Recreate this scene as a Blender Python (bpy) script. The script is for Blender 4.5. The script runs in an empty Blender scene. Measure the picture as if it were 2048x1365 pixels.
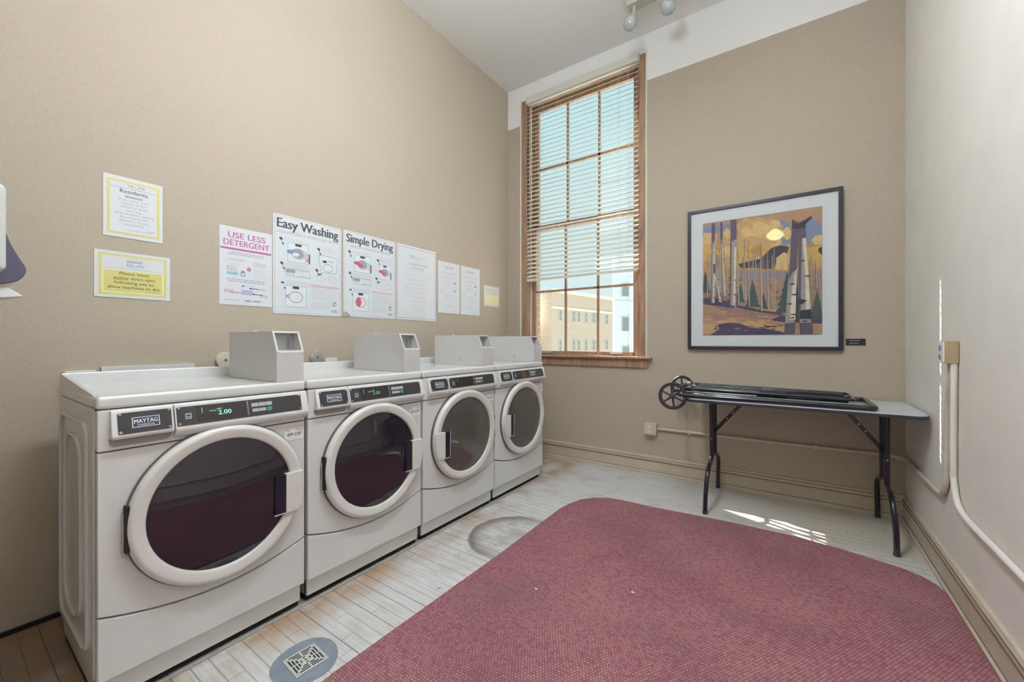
import bpy, bmesh, math, random
from mathutils import Vector, Matrix
random.seed(7)
PI = math.pi
SC = bpy.context.scene
C = SC.collection

# ------------------------------------------------------------------ camera
cam_d = bpy.data.cameras.new('camera')
cam = bpy.data.objects.new('camera', cam_d); C.objects.link(cam)
cam_d.sensor_width = 36.0
cam_d.lens = 808.0 / 2048 * 36
cam_d.shift_y = 0.0005
cam_d.clip_start = 0.02; cam_d.clip_end = 500
cam.location = (0, 0, 1.17)
cam.rotation_euler = (PI / 2, 0, math.atan(557 / 808))
SC.camera = cam

# ------------------------------------------------------------------ view
SC.view_settings.view_transform = 'Standard'
SC.view_settings.look = 'None'
SC.view_settings.gamma = 1
SC.view_settings.use_curve_mapping = False
SC.view_settings.exposure = 0.0

# ------------------------------------------------------------------ sky
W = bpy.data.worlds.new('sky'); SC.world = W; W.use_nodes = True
nt = W.node_tree; nt.nodes.clear()
tc = nt.nodes.new('ShaderNodeTexCoord')
sep = nt.nodes.new('ShaderNodeSeparateXYZ'); nt.links.new(tc.outputs['Generated'], sep.inputs[0])
rc = nt.nodes.new('ShaderNodeValToRGB'); nt.links.new(sep.outputs['Z'], rc.inputs[0])
cr = rc.color_ramp
cr.elements[0].position = 0.0; cr.elements[0].color = (0.80, 0.93, 0.94, 1)
cr.elements[1].position = 0.55; cr.elements[1].color = (0.55, 0.82, 0.88, 1)
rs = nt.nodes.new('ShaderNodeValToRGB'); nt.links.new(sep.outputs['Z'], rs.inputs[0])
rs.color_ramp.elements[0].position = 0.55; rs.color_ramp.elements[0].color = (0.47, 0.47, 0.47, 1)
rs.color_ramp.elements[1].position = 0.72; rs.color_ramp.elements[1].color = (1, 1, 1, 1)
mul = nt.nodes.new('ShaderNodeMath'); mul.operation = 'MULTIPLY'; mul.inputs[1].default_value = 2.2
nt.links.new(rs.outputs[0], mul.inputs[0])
bg = nt.nodes.new('ShaderNodeBackground'); wo = nt.nodes.new('ShaderNodeOutputWorld')
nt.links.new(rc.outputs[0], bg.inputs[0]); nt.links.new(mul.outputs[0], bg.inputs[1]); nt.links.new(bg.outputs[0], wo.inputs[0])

# ------------------------------------------------------------------ sun (through the window, from the left)
sd = bpy.data.lights.new('sun', 'SUN'); sun = bpy.data.objects.new('sun', sd); C.objects.link(sun)
sd.energy = 34; sd.angle = 0.009; sd.color = (1, 0.95, 0.86)
sun.rotation_euler = Vector((1, -0.42, -0.9766)).to_track_quat('-Z', 'Y').to_euler()
FILL_E = 54.0       # strength of the added fill lamps, out of view

# ------------------------------------------------------------------ materials
def newmat(name):
    m = bpy.data.materials.new(name); m.use_nodes = True
    return m, m.node_tree, m.node_tree.nodes['Principled BSDF']
def mat(name, col, rough=0.5, metal=0.0, noise=0.0, nscale=30, bump=0.0, bscale=200, spec=0.5, coat=0.0, emit=None, es=0.0, trans=0.0, ior=1.5, alpha=1.0):
    m, t, b = newmat(name)
    b.inputs['Base Color'].default_value = (*col, 1)
    b.inputs['Roughness'].default_value = rough
    b.inputs['Metallic'].default_value = metal
    b.inputs['Specular IOR Level'].default_value = spec
    b.inputs['Coat Weight'].default_value = coat
    b.inputs['Transmission Weight'].default_value = trans
    b.inputs['IOR'].default_value = ior
    b.inputs['Alpha'].default_value = alpha
    if emit: b.inputs['Emission Color'].default_value = (*emit, 1); b.inputs['Emission Strength'].default_value = es
    if noise or bump:
        tcn = t.nodes.new('ShaderNodeTexCoord')
    if noise:
        n = t.nodes.new('ShaderNodeTexNoise'); n.inputs['Scale'].default_value = nscale; n.inputs['Detail'].default_value = 5
        t.links.new(tcn.outputs['Object'], n.inputs['Vector'])
        r = t.nodes.new('ShaderNodeValToRGB'); t.links.new(n.outputs['Fac'], r.inputs[0])
        r.color_ramp.elements[0].position = 0.3; r.color_ramp.elements[1].position = 0.7
        r.color_ramp.elements[0].color = (*[c * (1 - noise) for c in col], 1)
        r.color_ramp.elements[1].color = (*[min(1, c * (1 + noise)) for c in col], 1)
        t.links.new(r.outputs[0], b.inputs['Base Color'])
    if bump:
        n2 = t.nodes.new('ShaderNodeTexNoise'); n2.inputs['Scale'].default_value = bscale; n2.inputs['Detail'].default_value = 3
        t.links.new(tcn.outputs['Object'], n2.inputs['Vector'])
        bp = t.nodes.new('ShaderNodeBump'); bp.inputs['Strength'].default_value = bump; bp.inputs['Distance'].default_value = 0.004
        t.links.new(n2.outputs['Fac'], bp.inputs['Height']); t.links.new(bp.outputs[0], b.inputs['Normal'])
    return m
M = {}
M['wall_tan'] = mat('tan wall paint', (0.455, 0.39, 0.31), 0.7, noise=0.04, nscale=90, bump=0.35, bscale=160, spec=0.3)
M['wall_right'] = mat('off white plaster', (0.74, 0.71, 0.655), 0.6, noise=0.03, nscale=6, bump=0.4, bscale=90, spec=0.35)
M['ceiling'] = mat('white ceiling paint', (0.83, 0.83, 0.82), 0.8, bump=0.1)
M['base'] = mat('beige trim paint', (0.53, 0.46, 0.36), 0.45, noise=0.05, nscale=12)
M['groove'] = mat('dark groove', (0.16, 0.12, 0.09), 0.8)  # dark tone for the lines along the baseboard mouldings
M['cream'] = mat('cream conduit paint', (0.58, 0.53, 0.44), 0.45, noise=0.06, nscale=40)
M['tanbox'] = mat('tan outlet box paint', (0.42, 0.33, 0.19), 0.5, noise=0.05)
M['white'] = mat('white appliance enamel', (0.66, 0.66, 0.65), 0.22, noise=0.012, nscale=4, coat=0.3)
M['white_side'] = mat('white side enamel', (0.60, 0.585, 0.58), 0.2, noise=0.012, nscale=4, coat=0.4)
M['white2'] = mat('white door plastic', (0.66, 0.65, 0.62), 0.3, noise=0.01)
M['coin'] = mat('light grey coin box paint', (0.56, 0.55, 0.55), 0.35, noise=0.012)
M['coin_in'] = mat('coin box inner grey', (0.50, 0.50, 0.52), 0.4)
M['gasket'] = mat('dark grey gasket', (0.10, 0.10, 0.11), 0.5)
M['black_gap'] = mat('black gap', (0.012, 0.012, 0.012), 0.8)
M['panel'] = mat('charcoal control panel', (0.035, 0.033, 0.038), 0.4, coat=0.1)
M['display'] = mat('display window', (0.035, 0.028, 0.028), 0.08)
M['btn'] = mat('grey button legend', (0.45, 0.46, 0.47), 0.4)
M['btn_line'] = mat('panel line', (0.55, 0.55, 0.57), 0.4)
M['green_btn'] = mat('green button', (0.06, 0.30, 0.16), 0.4)
M['digit'] = mat('green digits', (0.2, 0.8, 0.6), 0.4, emit=(0.35, 1.0, 0.72), es=0.75)
M['digit_dim'] = mat('dim green digits', (0.1, 0.4, 0.25), 0.4, emit=(0.1, 0.6, 0.35), es=0.3)
M['badge_blue'] = mat('badge blue', (0.03, 0.045, 0.10), 0.4)
M['print_white'] = mat('badge white', (0.75, 0.75, 0.76), 0.4)
M['screw'] = mat('steel screw', (0.55, 0.55, 0.55), 0.3, metal=0.8)
M['steel'] = mat('brushed steel', (0.60, 0.60, 0.58), 0.35, metal=0.7, noise=0.1, nscale=60)
M['black_metal'] = mat('glossy black metal', (0.012, 0.012, 0.022), 0.16, coat=0.3)
M['wire'] = mat('shiny dark wire', (0.16, 0.18, 0.19), 0.22, metal=0.9)
M['black_plastic'] = mat('black plastic', (0.03, 0.03, 0.04), 0.4)
M['table_top'] = mat('pale grey laminate', (0.55, 0.57, 0.58), 0.3, noise=0.02, nscale=80)
M['edge'] = mat('dark table edge', (0.03, 0.035, 0.05), 0.35)
M['wood'] = None
M['vinyl'] = mat('white vinyl', (0.78, 0.77, 0.72), 0.5)
M['slat'] = mat('off white blind slat', (0.66, 0.64, 0.58), 0.4, noise=0.02, nscale=5)
M['cord'] = mat('white cord', (0.7, 0.68, 0.62), 0.7)
M['frame'] = mat('black picture frame', (0.022, 0.02, 0.035), 0.35, noise=0.1)
M['mat_board'] = mat('pale mat board', (0.66, 0.70, 0.73), 0.7)
M['paper'] = mat('white paper', (0.69, 0.71, 0.74), 0.35)
M['laminate'] = mat('laminated paper', (0.68, 0.705, 0.74), 0.12, coat=0.5)
M['ink'] = mat('dark ink', (0.05, 0.05, 0.07), 0.5)
M['ink2'] = mat('soft grey ink', (0.32, 0.33, 0.37), 0.5)
M['ink3'] = mat('faint grey ink', (0.52, 0.53, 0.55), 0.5)
M['magenta'] = mat('magenta ink', (0.50, 0.13, 0.30), 0.5)
M['red'] = mat('red ink', (0.60, 0.10, 0.16), 0.5)
M['cyan'] = mat('teal ink', (0.25, 0.52, 0.58), 0.5)
M['paleblue'] = mat('pale blue ink', (0.58, 0.70, 0.74), 0.5)
M['blue'] = mat('slate blue ink', (0.18, 0.27, 0.42), 0.5)
M['navy'] = mat('navy ink', (0.04, 0.10, 0.20), 0.5)
M['lilac'] = mat('lilac ink', (0.42, 0.40, 0.58), 0.5)
M['yellow'] = mat('yellow ink', (0.66, 0.60, 0.20), 0.5)
M['paleyellow'] = mat('pale yellow', (0.80, 0.76, 0.42), 0.5)
M['border_blue'] = mat('border blue ink', (0.30, 0.38, 0.45), 0.5)
M['greyfloor'] = mat('grey painted patch', (0.215, 0.25, 0.30), 0.6, noise=0.12, nscale=18)
M['grate'] = mat('worn metal grate', (0.50, 0.52, 0.48), 0.45, noise=0.12, nscale=60)
M['towel_white'] = mat('white paper towel', (0.8, 0.82, 0.83), 0.9)
M['disp_white'] = mat('white dispenser cover', (0.62, 0.64, 0.60), 0.4)
M['disp_purple'] = mat('smoky purple plastic', (0.075, 0.07, 0.13), 0.12, coat=0.6)
M['debris'] = mat('white lint', (0.8, 0.78, 0.76), 0.9)
M['rail'] = mat('painted base strip', (0.36, 0.35, 0.33), 0.5, noise=0.1)
M['lamp_glass'] = mat('spot lamp glass', (0.42, 0.46, 0.46), 0.08, coat=0.8)
M['beige_metal'] = mat('beige track metal', (0.50, 0.48, 0.42), 0.4)
M['lamp_lit'] = mat('lit pendant bowl', (0.9, 0.85, 0.6), 0.4, emit=(1, 0.86, 0.46), es=13.0)
M['fill_lit'] = mat('lit fill diffuser', (0.9, 0.9, 0.88), 0.4, emit=(0.86, 0.94, 1.0), es=FILL_E)
M['ext_white'] = mat('white exterior', (0.62, 0.64, 0.70), 0.7)
M['ext_glass'] = mat('pale window glass', (0.22, 0.24, 0.24), 0.5)
M['ext_frame'] = mat('exterior window frame', (0.55, 0.53, 0.5), 0.6)
M['ground'] = mat('pale street', (0.5, 0.48, 0.45), 0.9, noise=0.05)

def wood():
    m, t, b = newmat('orange pine trim')
    tcn = t.nodes.new('ShaderNodeTexCoord'); mp = t.nodes.new('ShaderNodeMapping'); mp.inputs['Scale'].default_value = (14, 14, 1.3)
    n = t.nodes.new('ShaderNodeTexNoise'); n.inputs['Scale'].default_value = 3; n.inputs['Detail'].default_value = 6
    r = t.nodes.new('ShaderNodeValToRGB'); r.color_ramp.elements[0].color = (0.24, 0.14, 0.09, 1); r.color_ramp.elements[1].color = (0.45, 0.28, 0.18, 1)
    r.color_ramp.elements[0].position = 0.3; r.color_ramp.elements[1].position = 0.7
    t.links.new(tcn.outputs['Object'], mp.inputs[0]); t.links.new(mp.outputs[0], n.inputs['Vector']); t.links.new(n.outputs['Fac'], r.inputs[0]); t.links.new(r.outputs[0], b.inputs['Base Color'])
    b.inputs['Roughness'].default_value = 0.4
    return m
M['wood'] = wood()

def mathn(t, op, a, b=None, clamp=False):
    n = t.nodes.new('ShaderNodeMath'); n.operation = op; n.use_clamp = clamp
    for i, v in enumerate((a, b)):
        if v is None: continue
        if isinstance(v, (int, float)): n.inputs[i].default_value = v
        else: t.links.new(v, n.inputs[i])
    return n.outputs[0]
def mixc(t, f, a, b):
    n = t.nodes.new('ShaderNodeMix'); n.data_type = 'RGBA'
    if isinstance(f, (int, float)): n.inputs[0].default_value = f
    else: t.links.new(f, n.inputs[0])
    for i, v in ((6, a), (7, b)):
        if isinstance(v, tuple): n.inputs[i].default_value = (*v, 1)
        else: t.links.new(v, n.inputs[i])
    return n.outputs[2]
def noisen(t, vec, scale, detail=4, vscale=None):
    if vscale:
        mp = t.nodes.new('ShaderNodeMapping'); mp.inputs['Scale'].default_value = vscale; t.links.new(vec, mp.inputs[0]); vec = mp.outputs[0]
    n = t.nodes.new('ShaderNodeTexNoise'); n.inputs['Scale'].default_value = scale; n.inputs['Detail'].default_value = detail
    t.links.new(vec, n.inputs['Vector']); return n.outputs['Fac']
def rampn(t, f, p0, p1):
    n = t.nodes.new('ShaderNodeMapRange'); n.inputs[1].default_value = p0; n.inputs[2].default_value = p1
    t.links.new(f, n.inputs[0]); return n.outputs[0]

def floor_mat():
    m, t, b = newmat('whitewashed floorboards')
    tcn = t.nodes.new('ShaderNodeTexCoord'); v = tcn.outputs['Object']
    s = t.nodes.new('ShaderNodeSeparateXYZ'); t.links.new(v, s.inputs[0]); X, Y = s.outputs[0], s.outputs[1]
    row = mathn(t, 'DIVIDE', mathn(t, 'SUBTRACT', Y, 0.811 - 0.0551 * 100), 0.0551)
    fr = mathn(t, 'FRACT', row); idx = mathn(t, 'FLOOR', row)
    d = mathn(t, 'MINIMUM', fr, mathn(t, 'SUBTRACT', 1.0, fr))
    # random strength per seam
    ridx = mathn(t, 'FLOOR', mathn(t, 'ADD', row, 0.5))
    wn = t.nodes.new('ShaderNodeTexWhiteNoise'); wn.noise_dimensions = '1D'; t.links.new(ridx, wn.inputs['W'])
    seam = mathn(t, 'LESS_THAN', d, 0.030)
    seam = mathn(t, 'MULTIPLY', seam, mathn(t, 'ADD', mathn(t, 'MULTIPLY', wn.outputs['Value'], 0.6), 0.35))
    wn2 = t.nodes.new('ShaderNodeTexWhiteNoise'); wn2.noise_dimensions = '1D'; t.links.new(idx, wn2.inputs['W'])
    jx = mathn(t, 'FRACT', mathn(t, 'DIVIDE', mathn(t, 'ADD', X, mathn(t, 'MULTIPLY', wn2.outputs['Value'], 7.3)), 0.85))
    joint = mathn(t, 'MULTIPLY', mathn(t, 'LESS_THAN', jx, 0.0024), 0.8)
    line = mathn(t, 'MAXIMUM', seam, joint)
    seg = mathn(t, 'FLOOR', mathn(t, 'DIVIDE', mathn(t, 'ADD', X, mathn(t, 'MULTIPLY', wn2.outputs['Value'], 7.3)), 0.85))
    wn3 = t.nodes.new('ShaderNodeTexWhiteNoise'); wn3.noise_dimensions = '2D'
    cb = t.nodes.new('ShaderNodeCombineXYZ'); t.links.new(idx, cb.inputs[0]); t.links.new(seg, cb.inputs[1]); t.links.new(cb.outputs[0], wn3.inputs['Vector'])
    grain = noisen(t, v, 6, 6, (1.2, 14, 1))
    base = mixc(t, rampn(t, grain, 0.35, 0.65), (0.55, 0.54, 0.53), (0.67, 0.68, 0.69))
    base = mixc(t, mathn(t, 'MULTIPLY', wn3.outputs['Value'], 0.22), base, (0.50, 0.44, 0.37))
    # walnut wear near the machines
    near = rampn(t, X, -1.52, -1.74)
    w2 = noisen(t, v, 5, 5)
    wear = mathn(t, 'MULTIPLY', rampn(t, w2, 0.38, 0.62), near, True)
    base = mixc(t, mathn(t, 'MULTIPLY', wear, 0.85), base, (0.36, 0.215, 0.11))
    far = rampn(t, X, -2.0, -2.2)  # bare brown boards behind the machines, with the shade there painted in
    base = mixc(t, mathn(t, 'MULTIPLY', far, 0.85), base, mixc(t, rampn(t, w2, 0.3, 0.7), (0.17, 0.085, 0.05), (0.32, 0.19, 0.11)))
    # dark knocks
    k = noisen(t, v, 17, 3)
    base = mixc(t, mathn(t, 'MULTIPLY', rampn(t, k, 0.68, 0.74), 0.55, True), base, (0.16, 0.12, 0.10))
    k2 = noisen(t, v, 4.5, 5)
    base = mixc(t, mathn(t, 'MULTIPLY', rampn(t, k2, 0.55, 0.72), 0.3, True), base, (0.30, 0.27, 0.26))
    # warmer tan tone in the far right, under the table
    yel = mathn(t, 'MULTIPLY', rampn(t, X, -0.9, 0.2), rampn(t, Y, 2.7, 3.1), True)
    base = mixc(t, mathn(t, 'MULTIPLY', yel, 0.6), base, (0.50, 0.42, 0.30))
    # round worn ring where the rug begins
    dx = mathn(t, 'SUBTRACT', X, -1.36); dy = mathn(t, 'SUBTRACT', Y, 2.0)
    rr = mathn(t, 'SQRT', mathn(t, 'ADD', mathn(t, 'MULTIPLY', dx, dx), mathn(t, 'MULTIPLY', dy, dy)))
    rr = mathn(t, 'ADD', rr, mathn(t, 'MULTIPLY', mathn(t, 'SUBTRACT', noisen(t, v, 9, 3), 0.5), 0.05))
    disc = rampn(t, rr, 0.285, 0.272)
    ring = mathn(t, 'MULTIPLY', disc, rampn(t, rr, 0.15, 0.27))
    blot = rampn(t, noisen(t, v, 7, 4), 0.4, 0.6)
    dens = mathn(t, 'MAXIMUM', ring, mathn(t, 'MULTIPLY', disc, mathn(t, 'MULTIPLY', blot, 0.7)))
    base = mixc(t, mathn(t, 'MULTIPLY', dens, 0.66, True), base, (0.19, 0.155, 0.155))
    base = mixc(t, mathn(t, 'MULTIPLY', mathn(t, 'MULTIPLY', rampn(t, rr, 0.20, 0.262), disc), mathn(t, 'MULTIPLY', rampn(t, X, -1.35, -1.5), 0.6), True), base, (0.11, 0.075, 0.065))
    fin = mixc(t, line, base, (0.045, 0.04, 0.045))
    t.links.new(fin, b.inputs['Base Color'])
    b.inputs['Roughness'].default_value = 0.42
    bp = t.nodes.new('ShaderNodeBump'); bp.inputs['Strength'].default_value = 0.35; bp.inputs['Distance'].default_value = 0.003
    t.links.new(mathn(t, 'SUBTRACT', mathn(t, 'MULTIPLY', grain, 0.3), line), bp.inputs['Height']); t.links.new(bp.outputs[0], b.inputs['Normal'])
    return m
M['floor'] = floor_mat()

def rug_mat():
    m, t, b = newmat('woven red rug')
    tcn = t.nodes.new('ShaderNodeTexCoord'); v = tcn.outputs['Object']
    s = t.nodes.new('ShaderNodeSeparateXYZ'); t.links.new(v, s.inputs[0]); X, Y = s.outputs[0], s.outputs[1]
    wx = mathn(t, 'MULTIPLY', mathn(t, 'SUBTRACT', noisen(t, v, 30, 2), 0.5), 0.008)
    PX, PY = 0.0125, 0.0105
    ry = mathn(t, 'DIVIDE', mathn(t, 'ADD', mathn(t, 'ADD', Y, 10.0), wx), PY); iy = mathn(t, 'FLOOR', ry); fy = mathn(t, 'FRACT', ry)
    rx = mathn(t, 'ADD', mathn(t, 'DIVIDE', mathn(t, 'ADD', mathn(t, 'ADD', X, 10.0), wx), PX), mathn(t, 'MULTIPLY', iy, 0.5)); ix = mathn(t, 'FLOOR', rx); fx = mathn(t, 'FRACT', rx)
    ex = mathn(t, 'ABSOLUTE', mathn(t, 'SUBTRACT', fx, 0.5)); ey = mathn(t, 'ABSOLUTE', mathn(t, 'SUBTRACT', fy, 0.5))
    gx = rampn(t, ex, 0.24, 0.42); gy = rampn(t, ey, 0.26, 0.44)
    dots = mathn(t, 'MAXIMUM', gx, gy)
    cell = t.nodes.new('ShaderNodeTexWhiteNoise'); cell.noise_dimensions = '2D'
    cb = t.nodes.new('ShaderNodeCombineXYZ'); t.links.new(ix, cb.inputs[0]); t.links.new(iy, cb.inputs[1]); t.links.new(cb.outputs[0], cell.inputs['Vector'])
    cv = cell.outputs['Value']
    lo = noisen(t, v, 2.2, 4)
    light = mixc(t, rampn(t, lo, 0.35, 0.65), (0.36, 0.155, 0.18), (0.45, 0.22, 0.235))
    light = mixc(t, mathn(t, 'MULTIPLY', rampn(t, cv, 0.55, 0.95), 0.38), light, (0.46, 0.31, 0.24))
    light = mixc(t, mathn(t, 'MULTIPLY', rampn(t, cv, 0.45, 0.05), 0.42), light, (0.27, 0.05, 0.09))
    dirt = rampn(t, noisen(t, v, 1.5, 5, (1, 1.6, 1)), 0.48, 0.68)
    light = mixc(t, mathn(t, 'MULTIPLY', dirt, 0.42), light, (0.22, 0.15, 0.15))
    col = mixc(t, mathn(t, 'MULTIPLY', dots, 0.62), light, (0.13, 0.03, 0.055))
    t.links.new(col, b.inputs['Base Color']); b.inputs['Roughness'].default_value = 0.95; b.inputs['Specular IOR Level'].default_value = 0.15
    bp = t.nodes.new('ShaderNodeBump'); bp.inputs['Strength'].default_value = 0.6; bp.inputs['Distance'].default_value = 0.003
    t.links.new(mathn(t, 'SUBTRACT', 1.0, dots), bp.inputs['Height']); t.links.new(bp.outputs[0], b.inputs['Normal'])
    return m
M['rug'] = rug_mat()

def brick_mat(name, c1, c2, mortar, sc=1.0):
    m, t, b = newmat(name)
    tcn = t.nodes.new('ShaderNodeTexCoord'); mp = t.nodes.new('ShaderNodeMapping'); mp.inputs['Rotation'].default_value = (PI / 2, 0, 0)
    br = t.nodes.new('ShaderNodeTexBrick'); br.inputs['Color1'].default_value = (*c1, 1); br.inputs['Color2'].default_value = (*c2, 1); br.inputs['Mortar'].default_value = (*mortar, 1)
    br.inputs['Scale'].default_value = sc
    t.links.new(tcn.outputs['Object'], mp.inputs[0]); t.links.new(mp.outputs[0], br.inputs['Vector']); t.links.new(br.outputs[0], b.inputs['Base Color'])
    b.inputs['Roughness'].default_value = 0.9
    return m
M['ext_brick'] = brick_mat('buff brick', (0.50, 0.39, 0.30), (0.45, 0.35, 0.27), (0.52, 0.43, 0.35), 2.0)
M['ext_stone'] = mat('pale stone band', (0.72, 0.62, 0.50), 0.8)
M['own_brick'] = brick_mat('own facade brick', (0.40, 0.30, 0.22), (0.36, 0.26, 0.2), (0.5, 0.45, 0.4), 3.0)

def glass_mat(name, col, alpha_mix=0.9, rough=0.0):
    # clear pane: mostly transparent with a mirror reflection by Fresnel
    m = bpy.data.materials.new(name); m.use_nodes = True; t = m.node_tree; t.nodes.clear()
    tr = t.nodes.new('ShaderNodeBsdfTransparent'); tr.inputs[0].default_value = (*col, 1)
    gl = t.nodes.new('ShaderNodeBsdfGlossy'); gl.inputs['Roughness'].default_value = rough
    lw = t.nodes.new('ShaderNodeLayerWeight')
    mx = t.nodes.new('ShaderNodeMixShader'); o = t.nodes.new('ShaderNodeOutputMaterial')
    pw = mathn(t, 'POWER', lw.outputs['Facing'], 5.0); fz = mathn(t, 'ADD', mathn(t, 'MULTIPLY', pw, 0.9), 0.03)
    t.links.new(fz, mx.inputs[0]); t.links.new(tr.outputs[0], mx.inputs[1]); t.links.new(gl.outputs[0], mx.inputs[2]); t.links.new(mx.outputs[0], o.inputs[0])
    return m
M['clear'] = glass_mat('picture glazing', (1, 1, 1))
M['pane'] = glass_mat('window glass', (0.95, 0.98, 0.98))
M['door_glass'] = mat('smoked door glass', (0.016, 0.012, 0.02), 0.05, coat=0.7, ior=1.5)
M['door_glass2'] = mat('smoked dryer glass', (0.085, 0.075, 0.068), 0.05, coat=0.5, ior=1.5)
M['pocket'] = mat('dark handle pocket', (0.012, 0.012, 0.025), 0.25)

# ------------------------------------------------------------------ mesh builder
class MB:
    def __init__(s): s.v = []; s.f = []; s.m = []; s.sm = []
    def add(s, vs, fs, mi=0, smooth=False):
        o = len(s.v); s.v += [tuple(x) for x in vs]
        for f in fs: s.f.append([i + o for i in f]); s.m.append(mi); s.sm.append(smooth)
        return s
    def bm(s, b, mi=0, smooth=False):
        b.verts.index_update()
        s.add([tuple(x.co) for x in b.verts], [[w.index for w in f.verts] for f in b.faces], mi, smooth); b.free(); return s
    def box(s, x0, x1, y0, y1, z0, z1, mi=0, bev=0.0, seg=2):
        b = bmesh.new(); bmesh.ops.create_cube(b, size=1)
        for w in b.verts: w.co = Vector((x0 + (w.co.x + .5) * (x1 - x0), y0 + (w.co.y + .5) * (y1 - y0), z0 + (w.co.z + .5) * (z1 - z0)))
        if bev > 0: bmesh.ops.bevel(b, geom=b.edges[:], offset=bev, segments=seg, profile=0.5, affect='EDGES')
        return s.bm(b, mi, bev > 0)
    def prism(s, pts, a0, a1, axis='x', mi=0, bev=0.0, smooth=False):
        # pts: 2D outline; extruded along axis between a0 and a1
        def P(p, a): return (a, p[0], p[1]) if axis == 'x' else ((p[0], a, p[1]) if axis == 'y' else (p[0], p[1], a))
        b = bmesh.new(); n = len(pts)
        v0 = [b.verts.new(P(p, a0)) for p in pts]; v1 = [b.verts.new(P(p, a1)) for p in pts]
        b.faces.new(v0); b.faces.new(v1[::-1])
        for i in range(n): b.faces.new((v0[i], v0[(i + 1) % n], v1[(i + 1) % n], v1[i]))
        bmesh.ops.recalc_face_normals(b, faces=b.faces)
        if bev > 0:
            es = [e for e in b.edges if (e.verts[0] in v0 and e.verts[1] in v0) or (e.verts[0] in v1 and e.verts[1] in v1)]
            bmesh.ops.bevel(b, geom=es, offset=bev, segments=2, profile=0.5, affect='EDGES')
        return s.bm(b, mi, smooth)
    def tube(s, path, r, mi=0, n=10, closed=False, cap=True):
        P = [Vector(p) for p in path]; k = len(P); R = r if isinstance(r, (list, tuple)) else [r] * k
        vs = []; prev = None
        for i, p in enumerate(P):
            if closed: d = P[(i + 1) % k] - P[i - 1]
            else: d = (P[min(i + 1, k - 1)] - P[max(i - 1, 0)])
            d.normalize()
            if prev is None:
                u = d.orthogonal().normalized()
            else:
                u = (prev - d * prev.dot(d)).normalized()
            prev = u; w = d.cross(u)
            for j in range(n):
                a = 2 * PI * j / n; vs.append(p + (u * math.cos(a) + w * math.sin(a)) * R[i])
        fs = []
        for i in range(k if closed else k - 1):
            for j in range(n):
                a = i * n + j; b_ = i * n + (j + 1) % n; c = ((i + 1) % k) * n + (j + 1) % n; d_ = ((i + 1) % k) * n + j
                fs.append((a, b_, c, d_))
        if cap and not closed: fs.append(tuple(range(n))[::-1]); fs.append(tuple(range((k - 1) * n, k * n)))
        return s.add(vs, fs, mi, True)
    def lathe(s, prof, c, axis='x', n=48, mi=0, mis=None, smooth=True):
        # prof: (offset along axis, radius)
        vs = []; fs = []; k = len(prof)
        for j in range(n):
            a = 2 * PI * j / n
            for (h, r) in prof:
                p, q = r * math.cos(a), r * math.sin(a)
                if axis == 'x': vs.append((c[0] + h, c[1] + p, c[2] + q))
                elif axis == 'y': vs.append((c[0] + p, c[1] + h, c[2] + q))
                else: vs.append((c[0] + p, c[1] + q, c[2] + h))
        o = len(s.v); s.v += vs
        for j in range(n):
            for i in range(k - 1):
                f = [o + j * k + i, o + j * k + i + 1, o + ((j + 1) % n) * k + i + 1, o + ((j + 1) % n) * k + i]
                s.f.append(f); s.m.append(mis[i] if mis else mi); s.sm.append(smooth)
        return s
    def build(s, name, mats, parent=None, loc=None, xf=None):
        me = bpy.data.meshes.new(name)
        vs = s.v
        if xf: vs = [tuple(xf @ Vector(v)) for v in vs]
        me.from_pydata(vs, [], s.f)
        mats = mats if isinstance(mats, (list, tuple)) else [mats]
        for m in mats: me.materials.append(M[m] if isinstance(m, str) else m)
        for p, mi, sm in zip(me.polygons, s.m, s.sm): p.material_index = mi; p.use_smooth = sm
        b = bmesh.new(); b.from_mesh(me); bmesh.ops.remove_doubles(b, verts=b.verts, dist=1e-6); bmesh.ops.recalc_face_normals(b, faces=b.faces)
        if any(s.sm):
            for e in b.edges:
                if len(e.link_faces) == 2 and e.calc_face_angle(0) > 0.75: e.smooth = False
        b.to_mesh(me); b.free(); me.update()
        o = bpy.data.objects.new(name, me); C.objects.link(o)
        if any(s.sm): o.modifiers.new('weighted', 'WEIGHTED_NORMAL').keep_sharp = True
        if parent is not None: o.parent = parent
        if loc: o.location = loc
        return o
def arc(cx, cy, r, a0, a1, n=8): return [(cx + r * math.cos(math.radians(a0 + (a1 - a0) * i / n)), cy + r * math.sin(math.radians(a0 + (a1 - a0) * i / n))) for i in range(n + 1)]
def rrect(x0, x1, y0, y1, r, n=6):
    return arc(x1 - r, y1 - r, r, 0, 90, n) + arc(x0 + r, y1 - r, r, 90, 180, n) + arc(x0 + r, y0 + r, r, 180, 270, n) + arc(x1 - r, y0 + r, r, 270, 360, n)
def tag(o, label, cat, group=None, kind=None):
    if label: o['label'] = label
    if cat: o['category'] = cat
    if group: o['group'] = group
    if kind: o['kind'] = kind
    return o
def struct(name, mb, m, loc=None):
    o = mb.build(name, m, None, loc); o['kind'] = 'structure'; return o
def empty(name, loc, label, cat, group=None, scale=None):
    o = bpy.data.objects.new(name, None); C.objects.link(o); o.location = loc; o.empty_display_size = 0.1
    if scale: o.scale = scale
    return tag(o, label, cat, group)
def smooth_path(pts, it=3):
    P = [Vector(p) for p in pts]
    for _ in range(it):
        Q = [P[0]]
        for a, b in zip(P, P[1:]): Q += [a * .75 + b * .25, a * .25 + b * .75]
        Q.append(P[-1]); P = Q
    return P

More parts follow.
